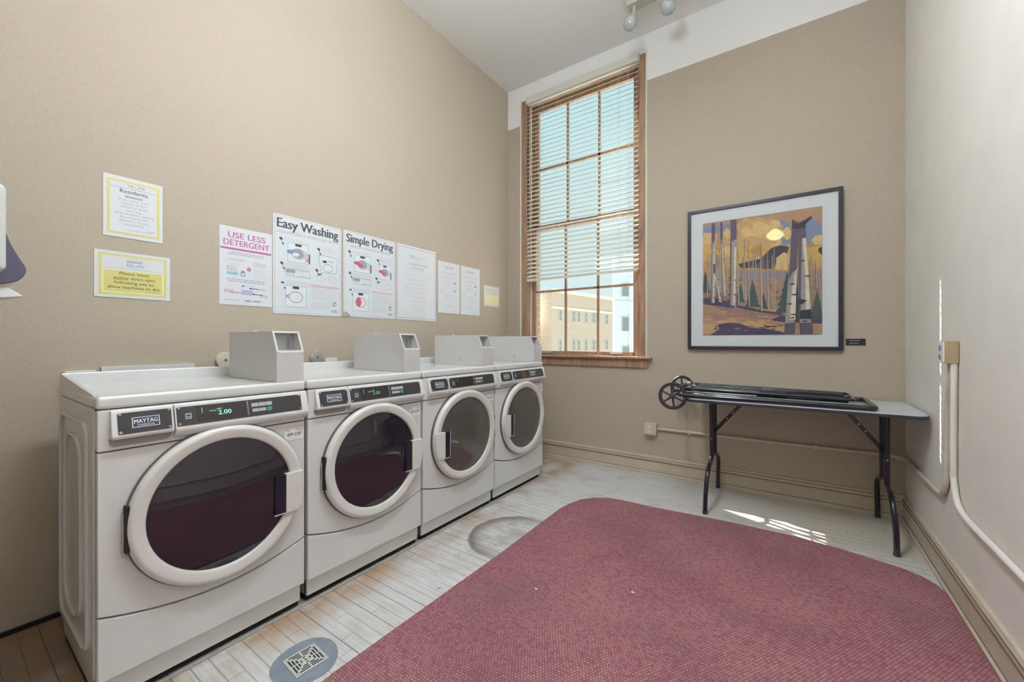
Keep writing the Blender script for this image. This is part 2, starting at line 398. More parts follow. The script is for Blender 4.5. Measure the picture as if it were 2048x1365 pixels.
# ------------------------------------------------------------------ flat print builder
_tc = {}
def glyphs(text, off=0.0, serif=False, sx=1.0):
    key = (text, off, serif)
    if key not in _tc:
        cu = bpy.data.curves.new('t', 'FONT'); cu.body = text; cu.size = 1; cu.offset = off; cu.resolution_u = 3
        o = bpy.data.objects.new('t', cu); C.objects.link(o); dg = bpy.context.evaluated_depsgraph_get(); dg.update()
        me = bpy.data.meshes.new_from_object(o.evaluated_get(dg))
        _tc[key] = ([(v.co.x, v.co.y) for v in me.vertices], [list(p.vertices) for p in me.polygons])
        bpy.data.objects.remove(o); bpy.data.meshes.remove(me); bpy.data.curves.remove(cu)
    return _tc[key]
class Sheet:
    """flat printed thing in its own (u, v) plane; layers stack a hair apart"""
    def __init__(s, w, h, mats, thick=0.0015, base=0, r=0.0):
        s.w, s.h = w, h; s.mats = list(mats); s.mb = MB(); s.t = thick; s.q = []
        if thick: s.mb.prism(rrect(0, w, 0, h, r, 3) if r else [(0, 0), (w, 0), (w, h), (0, h)], 0.0, thick, 'z', base)
    def mi(s, m):
        if m not in s.mats: s.mats.append(m)
        return s.mats.index(m)
    def poly(s, pts, m, L=1):
        return s.put([(p[0], p[1]) for p in pts], [list(range(len(pts)))], m, L)
    def put(s, vs, fs, m, L): s.q.append((L, len(s.q), vs, fs, s.mi(m))); return s
    def rect(s, x0, y0, x1, y1, m, L=1): return s.poly([(x0, y0), (x1, y0), (x1, y1), (x0, y1)], m, L)
    def border(s, x0, y0, x1, y1, t, m, L=1):
        s.rect(x0, y0, x1, y0 + t, m, L); s.rect(x0, y1 - t, x1, y1, m, L); s.rect(x0, y0, x0 + t, y1, m, L); s.rect(x1 - t, y0, x1, y1, m, L); return s
    def circ(s, cx, cy, rx, ry, m, L=1, n=20): return s.poly([(cx + rx * math.cos(2 * PI * i / n), cy + ry * math.sin(2 * PI * i / n)) for i in range(n)], m, L)
    def ring(s, cx, cy, rx, ry, t, m, L=1, n=24):
        vs = []; fs = []
        for i in range(n):
            a = 2 * PI * i / n; vs += [(cx + rx * math.cos(a), cy + ry * math.sin(a)), (cx + (rx - t) * math.cos(a), cy + (ry - t) * math.sin(a))]
            j = (i + 1) % n; fs.append([2 * i, 2 * i + 1, 2 * j + 1, 2 * j])
        return s.put(vs, fs, m, L)
    def line(s, x0, y0, x1, y1, t, m, L=1):
        d = Vector((x1 - x0, y1 - y0)).normalized() * t / 2; n = (-d.y, d.x)
        return s.poly([(x0 + n[0], y0 + n[1]), (x1 + n[0], y1 + n[1]), (x1 - n[0], y1 - n[1]), (x0 - n[0], y0 - n[1])][::-1], m, L)
    def text(s, txt, cx, y, size, m, L=2, off=0.0, width=None, align='c'):
        fat = off > .003; vs, fs = glyphs(txt, 0.0)
        if not vs: return s
        x0 = min(v[0] for v in vs); x1 = max(v[0] for v in vs); kx = size
        if width: kx = width / (x1 - x0)
        ox = cx - kx * (x0 + x1) / 2 if align == 'c' else cx - kx * x0
        for dx in ((-off * .9, -off * .3, off * .3, off * .9) if fat else (0,)): s.put([(ox + kx * (v[0] + dx), y + size * v[1]) for v in vs], fs, m, L)
        return s
    def serif_text(s, txt, cx, y, size, m, width, L=2, off=0.03):
        """heavy display lettering with slab serifs on the stems' feet and heads"""
        vs, fs = glyphs(txt, 0.0)
        x0 = min(v[0] for v in vs); x1 = max(v[0] for v in vs); kx = width / (x1 - x0); ox = cx - kx * (x0 + x1) / 2
        for dx in (-.026, -.013, 0, .013, .026): s.put([(ox + kx * (v[0] + dx), y + size * v[1]) for v in vs], fs, m, L)
        cap = max(v[1] for v in glyphs('E', 0.0)[0]); xh = max(v[1] for v in glyphs('x', 0.0)[0])
        for lvl, sgn in ((0.0, 1), (xh, -1), (cap, -1)):
            xs = sorted(v[0] for v in vs if abs(v[1] - lvl) < .012)
            i = 0
            while i < len(xs):
                j = i
                while j + 1 < len(xs) and xs[j + 1] - xs[j] < 0.11: j += 1
                a, b_ = xs[i], xs[j]
                if 0.05 < b_ - a < 0.15:
                    yy = y + size * lvl; h = 0.06 * size * sgn
                    s.rect(ox + kx * (a - 0.065), min(yy, yy + h), ox + kx * (b_ + 0.065), max(yy, yy + h), m, L + .1)
                i = j + 1
        return s
    def lines(s, x0, x1, y, dy, n, m='ink3', t=None, L=1, centred=False, rag=0.25):
        """rows of print too small to read: word-length dashes"""
        t = t or abs(dy) * 0.42; vs = []; fs = []
        for i in range(n):
            yy = y - i * dy; xe = x1 - random.random() * rag * (x1 - x0); xs = x0
            if centred: sh = (x1 - xe) / 2; xs = x0 + sh; xe = xe + sh - (x1 - xe) * 0
            x = xs
            while x < xe - t:
                w = min(random.uniform(2.2, 6) * t, xe - x)
                k = len(vs); vs += [(x, yy), (x + w, yy), (x + w, yy + t), (x, yy + t)]; fs.append([k, k + 1, k + 2, k + 3]); x += w + t * 0.9
        return s.put(vs, fs, m, L)
    def build(s, name, frame, loc, parent=None):
        for r, (L, k, vs, fs, mi) in enumerate(sorted(s.q, key=lambda e: (e[0], e[1]))):
            s.mb.add([(v[0], v[1], s.t + 0.00006 + 0.000012 * r) for v in vs], fs, mi)
        # frame 'left': u->+Y v->+Z out->+X ; 'back': u->+X v->+Z out->-Y ; 'slant' given matrix
        if frame == 'left': xf = Matrix(((0, 0, 1), (1, 0, 0), (0, 1, 0)))
        elif frame == 'back': xf = Matrix(((1, 0, 0), (0, 0, -1), (0, 1, 0)))
        else: xf = frame
        return s.mb.build(name, s.mats, parent, loc, xf)

# ------------------------------------------------------------------ room shell
XL, XR, YB, YR, ZC = -2.57, 0.622, 3.65, -3.3, 3.918
struct('floor', MB().box(XL - .1, XR + .1, YR - .1, YB + .1, -0.12, 0), 'floor')
struct('ceiling', MB().box(XL - .1, XR + .1, YR - .1, YB + .1, ZC, ZC + .15), 'ceiling')
struct('wall_left', MB().box(XL - .2, XL, YR - .1, YB + .1, 0, ZC), 'wall_tan')
struct('wall_right', MB().box(XR, XR + .2, YR - .1, YB + .1, 0, ZC), 'wall_right')
WX0, WX1, WZ0, WZ1 = -2.392, -1.06, 1.0, 3.755
YO = 3.86
b = MB()
for (x0, x1, z0, z1, mi) in ((XL, WX0, 0, 3.50, 0), (WX1, XR, 0, 3.50, 0), (WX0, WX1, 0, WZ0, 0), (XL, WX0, 3.50, ZC, 1), (WX1, XR, 3.50, ZC, 1), (WX0, WX1, WZ1, ZC, 1)):
    b.box(x0, x1, YB, YO, z0, z1, mi)
struct('wall_back', b, ['wall_tan', 'ceiling'])
struct('wall_rear', MB().box(XL, XR, YR - .2, YR, 0, ZC), 'wall_tan')
# partition stub carrying the towel dispenser, just left of the frame
struct('wall_partition', MB().box(XL, -1.25, -0.30, -0.20, 0, ZC), 'wall_tan')

# baseboards
def baseboard_profile(d):   # (out, z)
    return [(0, 0), (0.030, 0), (0.030, 0.016), (0.022, 0.026), (0.018, 0.028), (0.018, 0.118), (0.022, 0.123), (0.022, 0.140), (0.016, 0.144), (0.012, 0.157), (0, 0.160)]
bp_ = baseboard_profile(0)
b = MB().prism([(YB - p[0], p[1]) for p in bp_], XL, XR, 'x')
o = struct('baseboard_back', b, 'base')
g = MB()
for zz in (0.0265, 0.1165, 0.1415): g.box(XL + .02, XR - .03, YB - 0.0232, YB - 0.010, zz - 0.0012, zz + 0.0012)
g.build('groove', 'groove', o)
b = MB().prism([(XR - p[0], p[1]) for p in bp_], YR, YB - 0.03, 'y')
o = struct('baseboard_right', b, 'base')
g = MB()
for zz in (0.0265, 0.1165, 0.1415): g.box(XR - 0.0232, XR - 0.010, YR + .01, YB - .03, zz - 0.0012, zz + 0.0012)
g.build('groove', 'groove', o)
struct('baseboard_left', MB().box(XL, XL + .012, YR, 3.6, 0, 0.018), 'black_gap')

# ------------------------------------------------------------------ window
def build_window():
    b = MB()   # frame: flat casing flush in the wall + jambs
    x0, x1 = WX0 + .004, WX1 - .004; ci = 0.076
    b.box(x0, x0 + ci, YB - .004, YB + .02, WZ0, WZ1 - .004, 0, .002); b.box(x1 - ci, x1, YB - .004, YB + .02, WZ0, WZ1 - .004, 0, .002)
    b.box(x0 + ci, x1 - ci, YB - .004, YB + .02, 3.70, WZ1 - .004, 0, .002)
    b.box(x0, x0 + ci, YB + .02, YO, WZ0, WZ1); b.box(x1 - ci, x1, YB + .02, YO, WZ0, WZ1); b.box(x0 + ci, x1 - ci, YB + .02, YO, 3.70, WZ1)
    b.box(x0, x1, YB + .02, YO, WZ0, 1.035)
    fr = b.build('window_1', 'wood'); fr['kind'] = 'structure'
    e = MB()
    e.box(WX0 - .012, WX0 + .003, YB - .012, YB + .004, WZ0 + .02, WZ1, 0, .003); e.box(WX1 - .003, WX1 + .008, YB - .012, YB + .004, WZ0 + .02, WZ1, 0, .003)
    e.build('corner_bead', 'vinyl', fr)
    a0, a1 = x0 + ci, x1 - ci
    e = MB(); e.box(a0, a0 + .010, YB + .055, YB + .068, 1.035, 3.70); e.box(a1 - .010, a1, YB + .055, YB + .068, 1.035, 3.70)
    e.build('jamb_track', 'vinyl', fr)
    def sash(zb, zt, y, st, rb, rt, mz, name):
        s = MB(); d = 0.036
        s.box(a0 + .006, a0 + .006 + st, y, y + d, zb, zt); s.box(a1 - .006 - st, a1 - .006, y, y + d, zb, zt)
        s.box(a0 + st, a1 - st, y, y + d, zb, zb + rb); s.box(a0 + st, a1 - st, y, y + d, zt - rt, zt)
        gx0, gx1 = a0 + .006 + st, a1 - .006 - st
        for k in (1, 2):
            xm = gx0 + (gx1 - gx0) * k / 3; s.box(xm - .010, xm + .010, y + .006, y + d - .006, zb + rb, zt - rt)
        s.box(gx0, gx1, y + .006, y + d - .006, mz - .011, mz + .011)
        o = s.build(name, 'wood', fr)
        MB().box(gx0 - .004, gx1 + .004, y + .016, y + .019, zb + rb - .004, zt - rt + .004).build('pane', 'pane', o)
        return o
    lo = sash(1.036, 2.405, YB + .070, 0.052, 0.035, 0.045, 1.70, 'lower_sash')
    sash(2.36, 3.70, YB + .110, 0.062, 0.045, 0.06, 3.02, 'upper_sash')
    for xx in (-2.11, -1.36):     # sash lifts
        l = MB(); l.box(xx - .06, xx + .06, YB + .060, YB + .070, 1.045, 1.068, 0, .003); l.box(xx - .045, xx + .045, YB + .046, YB + .060, 1.052, 1.058, 0, .002)
        l.build('sash_lift', 'steel', lo)
    s = MB(); s.box(-2.44, -1.005, YB - .055, YB + .075, 1.012, 1.034, 0, .006)
    s.build('window_sill', 'wood', fr)
    s = MB(); s.box(-2.40, -1.045, YB - .022, YB - .001, 0.935, 1.012, 0, .003)
    s.build('apron', 'wood', fr)
build_window()
# own facade outside the window: brick face and an added left pier that narrows the sunbeam
struct('wall_outside', MB().box(-3.4, WX0 + .04, YO + .001, YO + .12, -8, 6).box(WX1 - .04, 1.2, YO + .001, YO + .03, -8, 6).box(WX0 + .04, WX1 - .04, YO + .001, YO + .03, -8, 0.98), 'own_brick')

# blinds
def build_blind():
    root = empty('venetian_blind', (-1.705, YB - .03, 3.70), 'off-white horizontal slat blind hanging partly lowered over the tall window', 'blind')
    hx = 0.585
    MB().box(-hx - .008, hx + .008, -.030, .024, -.028, .042, 0, .004).build('headrail', 'slat', root)
    MB().box(-hx, hx, -.026, .022, -1.895, -1.873, 0, .004).build('bottom_rail', 'slat', root)
    n = 41; p = 0.0445; tilt = math.radians(35)
    proto = MB(); w = 0.05; pts = []
    for i in range(5):
        tt = -0.5 + i / 4; pts.append((tt * w, 0.0035 * (1 - 4 * tt * tt)))
    out = pts + [(q[0], q[1] - 0.0022) for q in pts[::-1]]
    proto.prism(out, -hx, hx, 'x', 0, 0, False)
    ob = proto.build('slat', 'slat', root)
    for k in range(n):
        o_ = ob if k == 0 else ob.copy()
        if k: C.objects.link(o_); o_.parent = root
        z = -0.062 - k * p
        tl = tilt * (1 if k < 36 else 1 - 0.0 * (k - 35))
        o_.location = (random.uniform(-.001, .001), 0, z); o_.rotation_euler = (tl + random.uniform(-.012, .012), 0, 0)
    for xx in (-0.42, 0.40):
        l = MB()
        l.tube([(xx, -.022, -.03), (xx, -.022, -1.88)], 0.0009, 0, 5); l.tube([(xx, .022, -.03), (xx, .022, -1.88)], 0.0009, 0, 5); l.tube([(xx + .012, 0, -.03), (xx + .012, 0, -1.88)], 0.001, 0, 5)
        l.build('ladder_cord', 'cord', root)
    l = MB(); l.tube([(0.505, -.034, -.01), (0.507, -.036, -1.2), (0.505, -.036, -2.56)], 0.0013, 0, 6)
    for zz in (-2.29, -2.43, -2.56): l.lathe([(-.010, .0015), (-.008, .005), (.006, .0045), (.012, .0015)], (0.505, -.036, zz), 'z', 10)
    l.build('pull_cord', 'cord', root)
build_blind()

# ------------------------------------------------------------------ outside buildings
def far_wall(name, x0, y0, x1, y1, depth, zb, zt, m, label, wins, parts):
    d = Vector((x1 - x0, y1 - y0, 0)); L = d.length; ang = math.atan2(d.y, d.x)
    root = empty(name, (x0, y0, 0), label, 'building'); root.rotation_euler = (0, 0, ang)
    MB().box(0, L, 0, depth, zb, zt).build('wall', m, root)
    for (z, h, out) in parts: MB().box(-.05, L + .05, -out, 0, z, z + h).build('ledge', 'ext_stone' if m == 'ext_brick' else 'ext_white', root)
    for (s, z, w, h) in wins:
        f = MB(); f.box(s - w / 2, s + w / 2, -.06, 0.0, z, z + h); fo = f.build('window', 'ext_frame', root)
        MB().box(s - w / 2 + .07, s + w / 2 - .07, -.10, -.06, z + .07, z + h / 2 - .03).box(s - w / 2 + .07, s + w / 2 - .07, -.10, -.06, z + h / 2 + .03, z + h - .07).build('pane', 'ext_glass', fo)
    return root
def gp(u, d):  # ground position along a heading (tangent u right of the view axis) at a distance
    th = math.atan(557 / 808); return (d * (-math.sin(th) + u * math.cos(th)), d * (math.cos(th) + u * math.sin(th)))
A = gp(0.098, 42.0); B_ = gp(0.262, 52.0)
Lb = math.hypot(B_[0] - A[0], B_[1] - A[1])
wins = []
for zz in (3.3, .1):
    for q in (.105, .285, .356, .466, .581, .638, .796): wins.append((q * Lb, zz, 0.46, 1.25))
far_wall('brick_building', A[0], A[1], B_[0], B_[1], 12, -14, 6.6, 'ext_brick', 'long buff brick building with pale stone bands, seen through the window', wins, [(4.62, 0.25, .08), (6.35, 0.35, .15)])
A2 = gp(0.038, 42.8); far_wall('side_building', A2[0] - 1.0, A2[1] - 1.5, A[0] - .9, A[1] - 1.6, 1.0, -14, 6.2, 'ext_stone', 'pale plain building end at the left of the brick building', [], [(4.1, .2, .05)])
A3 = gp(0.2525, 30.0); B3 = gp(0.33, 30.6)
far_wall('white_building', A3[0], A3[1], B3[0], B3[1], .2, -14, 7.4, 'ext_white', 'white building with stacked sash windows at the right of the window view', [(0.92, 1.9, .62, 1.1), (0.95, -.35, .62, 1.15), (0.92, 4.5, .62, 1.0)], [(4.1, .12, .05)])
struct('ground', MB().box(-90, 60, YO + 3, 120, -14.2, -14), 'ground')

# ------------------------------------------------------------------ rug and floor details
def rug():
    pts = [(-1.31, -0.9), (-1.315, 0.8), (-1.305, 1.8), (-1.315, 2.50)]
    pts += [(-1.30, 2.60), (-1.265, 2.72), (-1.20, 2.81), (-1.12, 2.865), (-1.02, 2.885), (-0.8, 2.885), (-0.35, 2.925), (0.05, 2.928), (0.22, 2.90), (0.36, 2.862), (0.46, 2.832), (0.53, 2.79), (0.572, 2.73), (0.588, 2.66), (0.588, 2.3), (0.586, 1.0), (0.585, -0.9)]
    b = MB(); b.prism(pts, 0.0015, 0.011, 'z')
    o = b.build('rug', 'rug', None)
    tag(o, 'large red woven rug with rounded corners covering the wooden floor', 'rug')
    e = MB(); e.tube([(p[0], p[1], 0.0065) for p in pts[1:-1]], 0.0052, 0, 6)
    e.build('binding', mat('rug binding', (0.22, 0.06, 0.07), 0.95), o)
rug()
for (x, y, r, lab) in ((-0.72, 1.13, .006, 'small white lint speck on the red rug, nearest the camera'), (-0.98, 1.62, .005, 'tiny white lint speck on the red rug near its left edge'), (-0.60, 1.85, .005, 'tiny white lint speck near the middle of the red rug')):
    b = MB(); b.lathe([(0, .0001), (.0002, r * .8), (.002, r), (.004, r * .6), (.0045, .0001)], (0, 0, 0), 'z', 9)
    o = b.build('lint_speck', 'debris', None, (x, y, .0112)); tag(o, lab, 'lint'); o.scale = (1.4, .8, 1)

def drain():
    root = empty('floor_drain', (-1.463, 0.790, 0), 'square slotted metal floor drain in a round grey painted patch beside the first washer', 'drain')
    n = 40; pts = []
    for i in range(n):
        a = 2 * PI * i / n; r = 0.112 * (1 + .03 * math.sin(3 * a + 1)); pts.append((r * math.cos(a), r * math.sin(a)))
    MB().prism(pts, 0.0002, 0.0015, 'z').build('painted_patch', 'greyfloor', root)
    g = MB(); q = 0.058
    g.box(-q, q, -q, q, 0.0015, 0.0045, 0, .001)
    gr = g.build('grate', 'grate', root)
    s = MB()
    def slot(x0, x1, y0, y1): s.box(x0, x1, y0, y1, 0.0043, 0.0049)
    for k, rr in enumerate((0.046, 0.036, 0.026, 0.015)):
        t = 0.0026; L = rr - 0.006
        for sg in (-1, 1):
            if k < 3:
                slot(-L, -.003, sg * rr - t, sg * rr + t); slot(.003, L, sg * rr - t, sg * rr + t)
                slot(sg * rr - t, sg * rr + t, -L, -.003); slot(sg * rr - t, sg * rr + t, .003, L)
            else: slot(-L * .5, L * .5, sg * rr - t, sg * rr + t); slot(sg * rr - t, sg * rr + t, -L * .4, L * .4)
    slot(-.003, .003, -.003, .003)
    s.build('slots', 'black_gap', root)
    for sx in (-1, 1):
        for sy in (-1, 1): MB().lathe([(0, .0045), (.0008, .004), (.001, .0001)], (sx * .050, sy * .050, .0045), 'z', 10).build('screw', 'screw', root)
    root.rotation_euler = (0, 0, math.radians(-4))
drain()

# ------------------------------------------------------------------ washers and dryers
XF = -1.76
def slant_frame(y0, z0, xb, tilt):
    # u -> +Y, v -> up along the slanted face, out -> normal
    st, ct = math.sin(tilt), math.cos(tilt)
    m = Matrix(((0, -st, ct), (1, 0, 0), (0, ct, st)))
    return m
def machine(y0, y1, kind, label, group, serial, lit, plate_hi=False):
    Wd = 0.66; w = y1 - y0 - 0.006
    root = empty('washing_machine' if kind == 'washer' else 'clothes_dryer', (XF, y0 + .003, 0), label, 'washing machine' if kind == 'washer' else 'dryer', group, (1, w / Wd, 1))
    DC = (Wd / 2 + .018, 0.570)
    # cabinet with pressed side panels
    b = MB(); b.box(-.60, -.028, 0, Wd, .105, .957, 0, .010, 3)
    b.box(-.59, -.035, .012, Wd - .012, .030, .11)
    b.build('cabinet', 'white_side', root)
    for sgn, yy in ((-1, 0.0),):
        s = MB()
        def ridge(xa, xb_, za, zb, r, h):
            op = rrect(xa, xb_, za, zb, r, 5); 
            s.tube([(p[0], yy + sgn * 0.0015, p[1]) for p in op], h, 0, 8, True)
        ridge(-.54, -.10, .16, .90, .06, .007)
        ridge(-.46, -.19, .22, .84, .10, .0065)
        if y0 < .5: s.build('side_pressing', 'white_side', root)
    # lower kick panel with its arched top edge, and front panel above it
    def arcz(y): tt = (y / Wd - .5) * 2; return 0.252 + 0.060 * abs(tt) ** 2.0
    N = 22; ys = [.004 + (Wd - .008) * i / N for i in range(N + 1)]
    lo = [(y, arcz(y) - .0025) for y in ys]; up = [(y, arcz(y) + .0025) for y in ys]
    b = MB(); b.prism([(.004, .106), (Wd - .004, .106)] + lo[::-1], -.03, 0.0, 'x', 0, .005, True)
    b.build('kick_panel', 'white', root)
    b = MB(); b.prism(up + [(Wd - .004, .822), (.004, .822)], -.03, 0.0, 'x', 0, .006, True)
    b.build('front_panel', 'white', root)
    MB().box(-.034, -.026, .004, Wd - .004, .10, .957).build('seam_backing', 'gasket', root)
    b = MB(); b.box(-.05, -.022, .012, Wd - .012, .028, .108, 0, .004); b.build('toe_panel', 'white', root)
    MB().box(-.58, -.040, .014, Wd - .014, .001, .031).build('gap_shade', 'black_gap', root)  # black block standing in for the shade in the gap under the machine
    # fascia band under the lid
    b = MB(); b.box(-.03, .001, .003, Wd - .003, .825, .955, 0, .006); fas = b.build('fascia', 'white', root)
    # slanted console: profile (x, z)
    def console(ya, yb, name, short=False):
        prof = [(-.006, .953), (.004, .953), (.009, .948), (.029, .872), (.030, .862), (.024, .852), (.006, .838), (-.006, .836)]
        if short: prof = prof[:3] + [(.0285, .874), (.029, .868), (.024, .862), (-.006, .861)]
        bb = MB(); bb.prism([(p[0], p[1]) for p in prof], ya, yb, 'y', 0, .003, True)
        return bb.build(name, 'white', root)
    tilt = math.atan2(.020, .076); SF = slant_frame(0, 0, 0, tilt)
    dr = console(.032, .1885, 'detergent_drawer' if kind == 'washer' else 'badge_panel', kind == 'washer')
    co = console(.1915, Wd - .001, 'control_console')
    def onface(y, z): return (.009 + (.948 - z) / .076 * .020 + .0003, y, z)
    # badge plate
    s = Sheet(.136, .068, ['panel'], .0012, 0, .004)
    s.rect(.034, .017, .104, .050, 'print_white', 1); s.rect(.036, .019, .102, .048, 'badge_blue', 2)
    s.text('MAYTAG', .069, .0300, .019, 'print_white', 3, .022, .060); s.text('COMMERCIAL', .069, .0215, .0075, 'print_white', 3, .01, .045)
    pl = s.build('badge_plate', SF, onface(.046, .876), dr)
    for (yy, zz) in ((.052, .938), (.176, .938), (.052, .882), (.176, .882)):
        q = onface(yy, zz); MB().lathe([(0, .0045), (.0025, .0042), (.003, .003), (.003, .0001)], (q[0] + .001, q[1], q[2]), 'x', 12).build('screw', 'screw', dr)
    # control plate
    s = Sheet(.433, .066, ['panel'], .0012, 0, .003)
    s.rect(.024, .022, .042, .042, 'btn', 1); s.rect(.027, .031, .039, .038, 'panel', 2); s.rect(.027, .025, .039, .028, 'panel', 2)
    s.rect(.223, .008, .2245, .062, 'btn_line', 1)
    s.build('control_plate', SF, onface(.196, .877), co)
    s = Sheet(.160, .056, ['display'], .0015, 0, .001)
    s.rect(.017, .030, .019, .050, 'btn_line', 1)
    dg = 'digit' if lit == 2 else 'digit_dim'
    if lit:
        s.text('2.00', .089, .018, .022, dg, 1, .004, .042)
        s.rect(.040, .033, .062, .036, 'digit_dim', 1); s.rect(.064, .037, .079, .041, 'digit_dim', 1)
    s.build('display', SF, onface(.252, .8835), co)
    s = Sheet(.100, .048, ['panel'], .0015, 0, .001)
    for k in range(3): s.rect(.006 + k * .026, .028, .0305 + k * .026, .042, 'btn', 1); s.rect(.010 + k * .026, .034, .026 + k * .026, .036, 'ink2', 2)
    for k in range(2): s.rect(.008 + k * .026, .008, .0325 + k * .026, .020, 'btn', 1); s.rect(.012 + k * .026, .013, .028 + k * .026, .015, 'ink2', 2)
    s.circ(.072, .014, .0095, .0095, 'green_btn', 1)
    s.build('button_panel', SF, onface(.427, .886), co)
    for (yy, zz) in ((.203, .937), (.203, .884), (.622, .937), (.622, .884)):
        q = onface(yy, zz); MB().lathe([(0, .004), (.0025, .0038), (.003, .003), (.003, .0001)], (q[0] + .001, q[1], q[2]), 'x', 12).build('screw', 'screw', co)
    if kind == 'washer':   # finger scoop under the drawer
        b = MB(); pts = [(.030, .862), (.187, .862), (.187, .856)] + arc(.169, .854, .018, 0, -90, 6)[1:] + arc(.046, .852, .016, 270, 180, 6)
        b.prism(pts, .0, .0025, 'x'); b.build('finger_scoop', mat('scoop grey', (.30, .295, .27), .4), dr)
    # lid, raised at the back and along the left side
    b = MB(); b.box(-.602, .002, .0, Wd, .957, .998, 0, .011, 3)
    b.prism([(-.602, .99), (-.575, .99), (-.575, 1.040), (-.580, 1.046), (-.596, 1.046), (-.602, 1.040)], .004, Wd - .002, 'y', 0, .004, True)
    pr_ = [(-.600, .99), (-.600, 1.043), (-.56, 1.040), (-.06, .9995), (-.012, .99)]
    b.prism(pr_, .003, .018, 'y', 0, .004, True)
    lid = b.build('lid', 'white', root)
    # door
    cy, cz = DC; hy = 1 if kind == 'washer' else -1
    b = MB(); b.lathe([(0.0, .288), (.012, .289), (.013, .284), (.013, .27)], (.0, cy, cz), 'x', 72)
    gk = b.build('door_gasket', 'gasket', root)
    b = MB(); b.lathe([(.008, .284), (.022, .285), (.031, .281), (.036, .273), (.0375, .266), (.033, .241), (.029, .236), (.016, .234)], (.0, cy, cz), 'x', 96)
    ring = b.build('door_ring', 'white2', root)
    b = MB(); prof = [(.022, .236)] + [(.022 + .020 * (1 - (r / .236) ** 2) ** 1.0, r) for r in (.22, .19, .16, .12, .08, .04, .001)]
    b.lathe(prof, (.0, cy, cz), 'x', 96)
    b.build('door_glass', 'door_glass' if kind == 'washer' else 'door_glass2', ring)
    # handle: pocket in the glass edge and grip plate over the ring
    z0, z1 = .462, .618
    def ymm(a, c): return (cy + hy * a, cy + hy * c) if hy > 0 else (cy - c, cy - a)
    p0, p1 = ymm(.166, .214)
    b = MB(); b.box(.020, .0395, p0, p1, z0, z1, 0, .003); b.build('handle_pocket', 'pocket', ring)
    b = MB(); b.box(.034, .0415, p0 - .002, p1 + .002, z0 - .004, z0, 0, .001)
    if hy < 0: b.box(.034, .0415, p1, p1 + .0025, z0 - .004, z1, 0, .001)
    b.build('pocket_rim', 'coin_in', ring)
    q0, q1 = ymm(.208, .2815)
    b = MB(); n = 6; ca = [(q0 if hy > 0 else q1, z0)]
    if hy > 0: outl = [(q0, z0 - .003), (q0, z1 + .003)] + [(cy + math.sqrt(.2835 ** 2 - (zz - cz) ** 2), zz) for zz in [z1 + .003 - (z1 - z0 + .006) * i / n for i in range(n + 1)]]
    else: outl = [(q1, z0 - .003), (q1, z1 + .003)] + [(cy - math.sqrt(.2835 ** 2 - (zz - cz) ** 2), zz) for zz in [z1 + .003 - (z1 - z0 + .006) * i / n for i in range(n + 1)]]
    b.prism(outl, .010, .044, 'x', 0, .003, True); b.build('door_handle', 'white2', ring)
    # hinge cover on the far side
    b = MB(); sy = cy - hy * .2795
    b.box(.004, .030, sy - .006, sy + .005, cz - .075, cz + .075, 0, .002); b.build('hinge_slot', 'black_gap', ring)
    b = MB(); b.tube([(.010, sy - hy * .007, cz - .078), (.010, sy - hy * .007, cz + .05)], .0035, 0, 10); b.tube([(.012, sy - hy * .005, cz - .086), (.012, sy - hy * .005, cz - .074)], .006, 0, 10); b.build('hinge', 'screw', ring)
    # machine number sticker
    s = Sheet(.088, .058, ['print_white'], .0006)
    s.border(.001, .001, .087, .057, .0012, 'ink2', 1); s.text('CSC', .016, .043, .011, 'ink', 1, .02); s.rect(.052, .044, .080, .047, 'ink2', 1)
    s.text(serial, .046, .021, .020, 'ink', 1, .012, .062); s.lines(.02, .07, .012, .006, 2, 'ink3', .0012)
    s.build('number_sticker', 'left', (.0006, .565, .744), root)
    # coin box on top
    y0c, y1c = Wd - .118, Wd - .002
    b = MB(); b.box(-.478, -.010, y0c, y1c, .9985, 1.124, 0, .0018)
    b.box(-.478, -.095, y0c, y1c, 1.123, 1.215, 0, .0018)
    sw = [(-.10, 1.120), (-.010, 1.120), (-.010, 1.126), (-.050, 1.211), (-.056, 1.215), (-.10, 1.215)]
    for (ya, yb_) in ((y0c, y0c + .009), (y1c - .009, y1c)): b.prism(sw, ya, yb_, 'y', 0, .0012)
    b.prism([(-.10, 1.207), (-.050, 1.207), (-.054, 1.215), (-.10, 1.215)], y0c + .008, y1c - .008, 'y')
    b.prism([(-.10, 1.123), (-.010, 1.123), (-.014, 1.132), (-.018, 1.132), (-.022, 1.125), (-.10, 1.125)], y0c + .008, y1c - .008, 'y')
    cb = b.build('coin_box', 'coin', root)
    sl = MB(); sl.box(-.0955, -.0935, y0c + .010, y1c - .010, 1.126, 1.206); sl.build('slide_plate', 'coin_in', cb)
    sl = MB(); sl.box(-.0936, -.0928, y0c + .022, y0c + .024, 1.130, 1.202); sl.box(-.0936, -.0928, y1c - .034, y1c - .032, 1.140, 1.190); sl.box(-.0936, -.0928, y1c - .026, y1c - .024, 1.140, 1.190); sl.box(-.0936, -.0928, y1c - .034, y1c - .024, 1.138, 1.140)
    sl.build('slot_lines', 'gasket', cb)
    MB().lathe([(0, .012), (.006, .010), (.009, .004), (.009, .0001)], (-.34, (y0c + y1c) / 2, 1.215), 'z', 12).build('cap', 'screw', cb)
    if kind == 'dryer':
        MB().lathe([(0, .014), (-.003, .013), (-.003, .007), (-.005, .006), (-.005, .0001)], (-.22, y0c, 1.045), 'y', 20).build('lock', 'steel', cb)
    return root
G1 = 'white front-loading washers in the row'; G2 = 'white front-loading dryers in the row'
BND = [.293, .953, 1.634, 2.331, 3.025]
